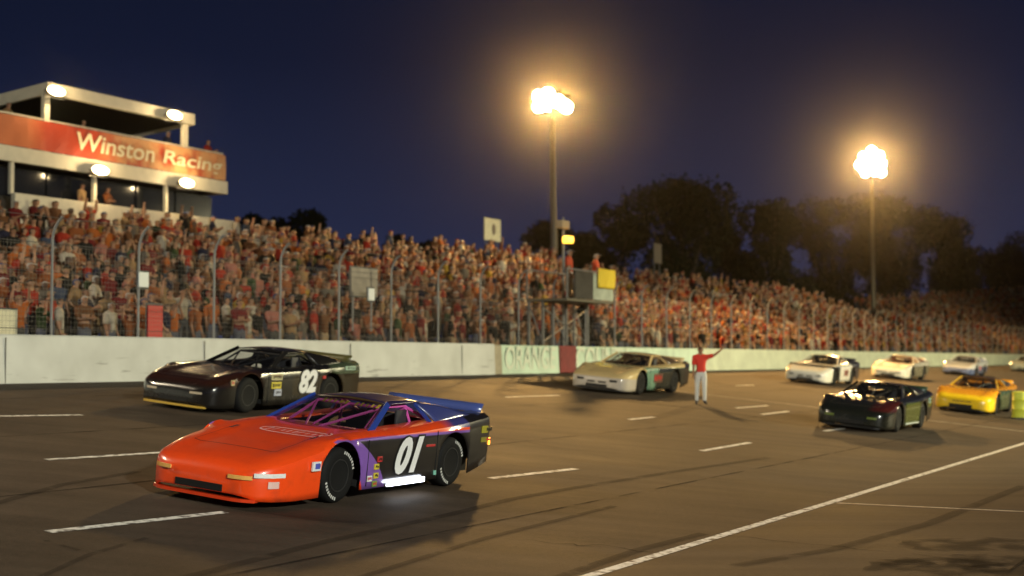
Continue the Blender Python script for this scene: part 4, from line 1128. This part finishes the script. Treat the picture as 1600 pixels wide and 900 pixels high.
def reshape(car, nose, tail):
    """lengthen or shorten the nose and tail of one car, everything mounted there included"""
    for o in car.children:
        if o.type != 'MESH' or o.matrix_basis != Matrix.Identity(4): continue
        ys = [v.co.y for v in o.data.vertices]
        if max(ys) < 1.9 and min(ys) > -1.7: continue
        mats_ = [sl.material for sl in o.material_slots]
        if o.data.users > 1 or o.data is BODY: o.data = o.data.copy()
        for v in o.data.vertices:
            if v.co.y > 1.9: v.co.y = 1.9 + (v.co.y - 1.9) * nose
            elif v.co.y < -1.7: v.co.y = -1.7 + (v.co.y + 1.7) * tail
        for i_, m_ in enumerate(mats_): o.material_slots[i_].link = 'OBJECT'; o.material_slots[i_].material = m_
def zone_paint(name, base, build, rough=.28):
    m = mat(name, base, rough, coat=.8); n = NT(m); col = build(n)
    # race dirt: rubber dust low on the body and in streaks
    g = n.op('MULTIPLY_ADD', n.noise(5, 7), 3.2, -1.5); g = n.AND(n.op('MINIMUM', n.op('MAXIMUM', g, 0.0), 1.0), n.op('MULTIPLY_ADD', n.pos(n.lin(0, 0, -1, .45), .4), .4, .12))
    n.out(n.mix(g, col, (.032, .025, .020))); rr_ = n.op('MULTIPLY_ADD', g, .6, rough); n.out(rr_, 'Roughness'); return m
def plain(name, c, rough=.28): return mat(name, c, rough, coat=.8)

# -- 01: orange nose, purple sweep, black flanks
def p01(n):
    org, pur, blk, mag = (.92, .075, .008), (.22, .10, .42), (.012, .010, .010), (.35, .03, .16)
    # boundary sweeps back as it rises
    c = n.op('MULTIPLY', n.z, n.z); c = n.op('MULTIPLY_ADD', c, -1.2, n.y)          # y - 1.2 z^2
    f1 = n.pos(n.op('ADD', n.op('MULTIPLY', c, -1.0), .92)); f2 = n.pos(n.op('ADD', n.op('MULTIPLY', c, -1.0), .42))
    below = n.pos(n.lin(0, 0, -1, .79))
    behind = n.pos(n.lin(0, -1, 0, -1.62), .02)
    sd = n.pos(n.op('SUBTRACT', n.op('ABSOLUTE', n.x), .935)); m1 = n.mix(n.AND(sd, n.AND(f1, n.pos(n.lin(0, 0, -1, .775)))), org, pur); m2 = n.mix(n.AND(sd, n.AND(f2, n.pos(n.lin(0, 0, -1, .74)))), m1, blk)
    # blue-purple over the deck, black tail
    dk = n.pos(n.lin(0, -1, 0, -.95), .3); up = n.pos(n.lin(0, 0, 1, -.80), .01)
    m3 = n.mix(n.AND(dk, up), m2, (.05, .05, .20))
    return n.mix(behind, m3, blk)
bluep = plain('blue_pillar', (.02, .05, .28)); pinkp = mat('pink_cage', (.62, .10, .42), .4); 
roof01 = zone_paint('roof_01', (.02, .01, .03), lambda n: n.mix(n.pos(n.lin(0, 1, 0, .12), .05), (.03, .02, .07), (.05, .03, .01)))
c1 = make_car('orange-nosed race car with white 01 on its black door and a white sticker with added glow', 525, 787,
              dict(paint=zone_paint('paint_orange_purple', (.8, .06, .01), p01, .3), pillar=bluep, roof=roof01, sail=plain('sail_blue', (.04, .05, .18)), spoiler=plain('spoiler_blue', (.06, .09, .30)),
                   cage=pinkp, dash=mat('magenta_dash', (.40, .05, .24), .5), lip=plain('lip_orange', (.7, .05, .01)), tyre_letters=True))
side_text(c1, '01', -.02, .48, .43, decw, bold=.045, shear=.42, outline=deck_, w=.74)
side_text(c1, '01', -.02, .48, .43, decw, side=1, bold=.045, shear=.42, outline=deck_, w=.74)
stripm = mat('sticker_glow', (.8, .85, 1), .3, emit=(.85, .9, 1), es=9)  # white reflective sticker; its flash shine is put in as emission
decal_box('glowing_sticker', c1, -1.012, -.985, -.04, .40, .135, .195, stripm); decal_box('glowing_sticker', c1, -1.012, -.985, -.48, -.06, .135, .195, stripm)
for y, z, m in ((.66, .40, decy), (.66, .29, decy), (.68, .19, mat('decal_green', (.2, .3, .06), .4)), (.80, .26, decw), (.60, .49, decr)): decal_box('decal', c1, -.996, -.982, y - .05, y + .05, z - .035, z + .035, m)
side_text(c1, 'SUNOCO', -.62, .60, .06, decr, bold=.01, shear=.1, name='lettering') if False else None
decal_box('decal', c1, -.992, -.981, -.72, -.50, .585, .615, decr); decal_box('decal', c1, -.992, -.981, -.80, -.74, .20, .26, mat('decal_teal', (.2, .5, .4), .4))
decal_box('decal', c1, -.996, -.972, 1.86, 1.98, .43, .54, decw); decal_box('decal', c1, -.999, -.974, 1.885, 1.95, .455, .52, decb)
hood_text(c1, 'PIEDMONT', .02, 1.48, .17, mat('hood_letters', (.75, .45, .42), .5), 0, .01) if False else None
# outlined hood badge with lettering
def badge(car, cx, cy, w, h, m):
    bm = bmesh.new(); n = 36; A, B = [], []
    for i in range(n + 1):
        a = 2 * math.pi * i / n
        for L, k in ((A, 1.0), (B, .90)):
            x = cx + w / 2 * math.copysign(abs(math.cos(a)) ** .5, math.cos(a)) * (k if k == 1 else .965); y = cy + h / 2 * math.copysign(abs(math.sin(a)) ** .7, math.sin(a)) * (1 if k == 1 else .8)
            L.append(Vector((x, y, surf_z(x, y) + .004)))
    quadstrip(bm, A, B); finish('badge', bm, m, car)
    bm = bmesh.new(); rj = random.Random(4)          # worn, unreadable strokes inside the ring
    for i in range(9):
        x = cx - w * .36 + w * .72 * i / 8; q = .055 + rj.uniform(-.015, .02); lean = rj.uniform(-.02, .05)
        a_ = [Vector((x - .012, cy - q, 0)), Vector((x + lean, cy + q, 0))]; b_ = [Vector((x + .016, cy - q, 0)), Vector((x + lean + .026, cy + q, 0))]
        for v in a_ + b_: v.z = surf_z(v.x, v.y) + .005
        quadstrip(bm, a_, b_)
    finish('badge_strokes', bm, m, car)
hl = mat('hood_letters', (.72, .42, .42), .5)
badge(c1, -.18, 1.30, 1.05, .30, hl)
# nose decals
def nose_decal(car, x0, x1, z0, z1, m, name='decal'): return front_box(car, x0, x1, z0, z1, m, name, proud=.016, depth=.01)
nose_decal(c1, -.90, -.72, .37, .42, decw); nose_decal(c1, -.88, -.83, .25, .33, mat('decal_small', (.75, .5, .45), .5))
front_box(c1, -.70, -.42, .34, .385, mat('decal_amber', (.85, .45, .12), .2), 'headlight_decal', proud=.016, depth=.01); front_box(c1, .42, .70, .34, .385, mat('decal_amber2', (.85, .45, .12), .2), 'headlight_decal', proud=.016, depth=.01)  # headlight decals, bright amber to paint in the lamp glints
# tail
for (x0, z0, w, h) in ((-.88, .70, .34, .10), (-.88, .56, .30, .08), (.2, .62, .5, .12)): decal_box('decal', c1, x0, x0 + w, -2.466, -2.448, z0, z0 + h, mat('decal_olive', (.34, .30, .02), .5))
decal_box('decal', c1, -.975, -.962, -2.30, -2.08, .70, .80, mat('decal_olive2', (.34, .30, .02), .5)); decal_box('decal', c1, -.975, -.962, -2.28, -2.08, .57, .64, mat('decal_olive3', (.22, .2, .02), .5))
amb = mat('tail_lamp', (1, .4, .05), .3, emit=(1, .33, .03), es=5)
decal_box('tail_light', c1, -.94, -.84, -2.49, -2.448, .52, .62, amb)
# windshield visor band lettering
bm = bmesh.new(); VF = frame((-.10, .045, 1.083), (-1, 0, 0), (0, -.80, .38)); rj = random.Random(8)
for i in range(11):
    if i in (5,): continue
    x = -.42 + .084 * i; w_ = rj.uniform(.025, .06); h_ = rj.uniform(.03, .05); box(bm, (x, -h_, -.001), (x + w_, h_, .003), M=VF)
finish('visor_strip', bm, mat('visor_yellow', (.35, .26, .02), .5), c1)
reshape(c1, 1.5, .78)
# -- 82 black
def p82(n):
    blk = (.010, .009, .008); gold = (.34, .22, .03)
    f = n.AND(n.pos(n.lin(0, 0, -1, .21)), n.pos(n.lin(0, 1, 0, -1.9))); m1 = n.mix(n.op('MULTIPLY', f, .0), blk, gold)
    g = n.AND(n.pos(n.lin(0, -1, 0, .10), .05), n.AND(n.pos(n.lin(0, 0, -1, .72)), n.pos(n.lin(0, 0, 1, -.30))))
    m2 = n.mix(g, m1, (.028, .019, .009))  # brownish reflection painted into the black flank
    h = n.AND(n.pos(n.lin(0, 1, 0, -.9), .4), n.pos(n.lin(0, 0, 1, -.45), .1)); m2 = n.mix(h, m2, (.03, .010, .005))  # reddish-brown reflection painted over nose and hood
    r = n.AND(n.pos(n.lin(0, -1, 0, -1.2), .05), n.pos(n.lin(0, 0, 1, -.72))); return n.mix(r, m2, (.06, .08, .045))
blackp = plain('black_paint', (.010, .009, .008), .22)
c2 = make_car('black race car with white 82 on its door, closest to the wall', 385, 646, dict(paint=zone_paint('paint_black', (.01, .01, .01), p82, .22), pillar=blackp, roof=blackp, sail=blackp, spoiler=plain('spoiler_olive', (.10, .09, .03)), lip=mat('gold_lip', (.55, .36, .06), .35), tyre_letters=False))
side_text(c2, '82', -.38, .56, .42, decw, bold=.05, shear=.22, outline=deck_, w=.66); side_text(c2, '82', -.38, .56, .42, decw, side=1, bold=.05, shear=.22, outline=deck_, w=.66)
for y, z, w, h, m in ((.62, .68, .34, .12, mat('decal_cream', (.45, .40, .22), .5)), (.62, .52, .30, .13, decy), (.56, .38, .22, .13, mat('decal_pale', (.4, .42, .5), .5)), (.62, .70, .26, .03, decr), (1.92, .58, .10, .10, mat('decal_buff', (.5, .4, .2), .5)), (-.95, .66, .10, .06, decr)):
    decal_box('decal', c2, -.996 if y < 1.5 else -.976, -.975 if y < 1.5 else -.955, y - w / 2, y + w / 2, z - h / 2, z + h / 2, m)
decal_box('decal', c2, -.985, -.962, -2.15, -1.70, .80, .88, mat('decal_mint', (.35, .5, .38), .5))
nose_decal(c2, -.66, -.40, .34, .38, mat('decal_pale2', (.5, .42, .3), .4), 'headlight_decal'); nose_decal(c2, .40, .66, .34, .38, mat('decal_pale3', (.5, .42, .3), .4), 'headlight_decal')

reshape(c2, .85, .78)
# -- tan and silver car with a green-black flank
def p3(n):
    m1 = n.mix(n.pos(n.lin(0, 0, -1, .47), .02), (.62, .47, .22), (.50, .44, .36))
    f = n.AND(n.pos(n.lin(0, -1, 0, 1.15), .05), n.pos(n.lin(0, 0, -1, .80))); m2 = n.mix(f, m1, (.16, .30, .21))
    g = n.AND(n.pos(n.lin(0, -1, -.5, .65), .2), n.pos(n.lin(0, 0, -1, .79))); m3 = n.mix(g, m2, (.02, .025, .022))
    return n.mix(n.pos(n.lin(0, -1, 0, -1.9), .1), m3, (.02, .02, .02))
gold = plain('tan_paint', (.58, .42, .20), .25)
c3 = make_car('tan and silver race car with dark green flank passing the red wall gate', 1000, 617, dict(paint=zone_paint('paint_tan', (.5, .4, .2), p3, .22), pillar=gold, roof=gold, sail=plain('sail_brown', (.08, .05, .03)), spoiler=gold, upper_slots=True, cage=mat('brown_cage', (.15, .08, .04), .5)))
decal_box('decal', c3, -.996, -.98, -.1, .55, .35, .62, mat('decal_dull_red', (.14, .05, .03), .5))
nose_decal(c3, -.64, -.42, .34, .40, deck_, 'headlight_decal'); nose_decal(c3, .42, .64, .34, .40, deck_, 'headlight_decal')
# -- white car, dark flank with white panel
def p4(n):
    f = n.AND(n.pos(n.lin(0, -1, 0, 1.82), .03), n.AND(n.pos(n.lin(0, 0, -1, .77)), n.pos(n.lin(0, 1, 0, -.75), .03)))
    m1 = n.mix(f, (.82, .78, .68), (.03, .03, .03)); return n.mix(n.pos(n.lin(0, -1, 0, -1.0), .03), m1, (.03, .03, .035))
whp = plain('white_paint', (.80, .77, .68), .25)
c4 = make_car('white race car with black front wheel arch, first of the white cars', 1303, 602, dict(paint=zone_paint('paint_white_black', (.6, .6, .5), p4, .25), pillar=plain('cream_pillar', (.5, .47, .4)), roof=plain('dark_roof', (.05, .04, .04)), sail=blackp, upper_slots=True))
decal_box('decal', c4, -.998, -.98, -.45, .15, .38, .62, mat('decal_dull_red2', (.22, .06, .04), .5)); nose_decal(c4, .5, .68, .33, .38, deck_, 'headlight_decal'); nose_decal(c4, -.68, -.5, .33, .38, deck_, 'headlight_decal')
# -- second white car
def p5(n): return n.mix(n.AND(n.pos(n.lin(0, -1, 0, 1.2), .2), n.pos(n.lin(0, 0, -1, .72))), (.82, .76, .62), (.26, .24, .16))
c5 = make_car('cream-white race car with brown-tinted roof, between the two other white cars', 1424, 594, dict(paint=zone_paint('paint_cream', (.6, .55, .45), p5, .25), pillar=whp, roof=plain('cream_roof', (.55, .42, .30)), sail=plain('sail_red', (.25, .10, .06)), upper_slots=True, cage=mat('red_cage', (.3, .08, .04), .5)))
nose_decal(c5, .3, .62, .3, .35, deck_, 'headlight_decal'); nose_decal(c5, -.62, -.3, .3, .35, deck_, 'headlight_decal')
# -- white and blue car
def p6(n):
    m1 = n.mix(n.pos(n.lin(0, 0, -1, .45), .03), (.82, .82, .78), (.14, .18, .34)); return n.mix(n.AND(n.pos(n.lin(0, -1, 0, .9), .1), n.pos(n.lin(0, 0, -1, .60))), m1, (.16, .19, .32))
c6 = make_car('white race car with blue lower nose and flank, third of the white cars', 1524, 588, dict(paint=zone_paint('paint_white_blue', (.6, .6, .55), p6, .22), pillar=whp, roof=whp, sail=plain('sail_bluegrey', (.2, .22, .3))))
decal_box('decal', c6, -.998, -.98, .1, .6, .36, .62, mat('decal_pink', (.5, .25, .25), .5))
# -- white car cut by the right edge
c7 = make_car('white race car cut off by the right edge of the photo', 1620, 583, dict(paint=plain('paint_warm_white', (.66, .60, .42), .25), roof=whp, upper_slots=True))
# -- yellow car
def p8(n):
    m1 = n.mix(n.AND(n.pos(n.lin(0, 0, 1, -.50), .06), n.pos(n.lin(0, -1, 0, 2.3), .2)), (.80, .52, .015), (.72, .30, .015))
    return n.mix(n.AND(n.pos(n.lin(0, -1, 0, 1.2), .05), n.pos(n.lin(0, 0, -1, .80))), m1, (.05, .09, .045))
ylp = plain('yellow_paint', (.6, .35, .02), .3)
c8 = make_car('yellow race car with orange hood and dark green flank', 1556, 648, dict(paint=zone_paint('paint_yellow', (.7, .45, .02), p8, .25), pillar=ylp, roof=plain('roof_dark_brown', (.07, .04, .02)), sail=plain('sail_dark', (.03, .03, .03)), upper_slots=False))
front_box(c8, -.34, .40, .16, .28, deck_, 'air_intake', proud=.018); front_box(c8, -.30, .30, .36, .39, mat('decal_brown', (.12, .06, .01), .5), 'decal', proud=.016, depth=.01)
# -- black-green car on the inside lane
def p9(n):
    m1 = n.mix(n.AND(n.pos(n.lin(0, -1, 0, .95), .1), n.AND(n.pos(n.lin(0, 0, -1, .74)), n.pos(n.lin(0, 1, 0, .9), .2))), (.012, .014, .010), (.09, .12, .012))
    return n.mix(n.AND(n.pos(n.lin(-1, 0, 0, -.35), .2), n.AND(n.pos(n.lin(0, 1, 0, -1.2), .4), n.pos(n.lin(0, 0, 1, -.5), .05))), m1, (.07, .012, .010))
c9 = make_car('black race car with olive-green door and thin white sill strip, on the inside lane', 1402, 676, dict(paint=zone_paint('paint_black_green', (.01, .012, .01), p9, .2), pillar=blackp, roof=blackp, sail=blackp, spoiler=plain('spoiler_green', (.03, .06, .04))))
decal_box('sill_strip', c9, -1.004, -.985, -.62, .80, .18, .21, mat('pale_strip', (.7, .75, .7), .4)); decal_box('decal', c9, -.99, -.972, -1.95, -1.78, .68, .80, mat('decal_mint2', (.4, .6, .5), .4))
nose_decal(c9, .42, .66, .32, .37, mat('decal_green2', (.12, .16, .03), .4), 'headlight_decal'); nose_decal(c9, -.66, -.42, .32, .37, mat('decal_green3', (.12, .16, .03), .4), 'headlight_decal')

# ------------------------------------------------------------------ night haze
hz = bpy.data.materials.new('haze'); hz.use_nodes = True; hn = hz.node_tree; hn.nodes.remove(hn.nodes['Principled BSDF'])
pv = hn.nodes.new('ShaderNodeVolumePrincipled'); hn.links.new(pv.outputs[0], hn.nodes['Material Output'].inputs['Volume'])
pv.inputs['Color'].default_value = (.9, .88, .84, 1); pv.inputs['Density'].default_value = .00012; pv.inputs['Anisotropy'].default_value = .97
bm = bmesh.new(); box(bm, (-330, -70, -1.1), (330, 420, 48)); tag(finish('haze', bm, hz), kind='stuff')
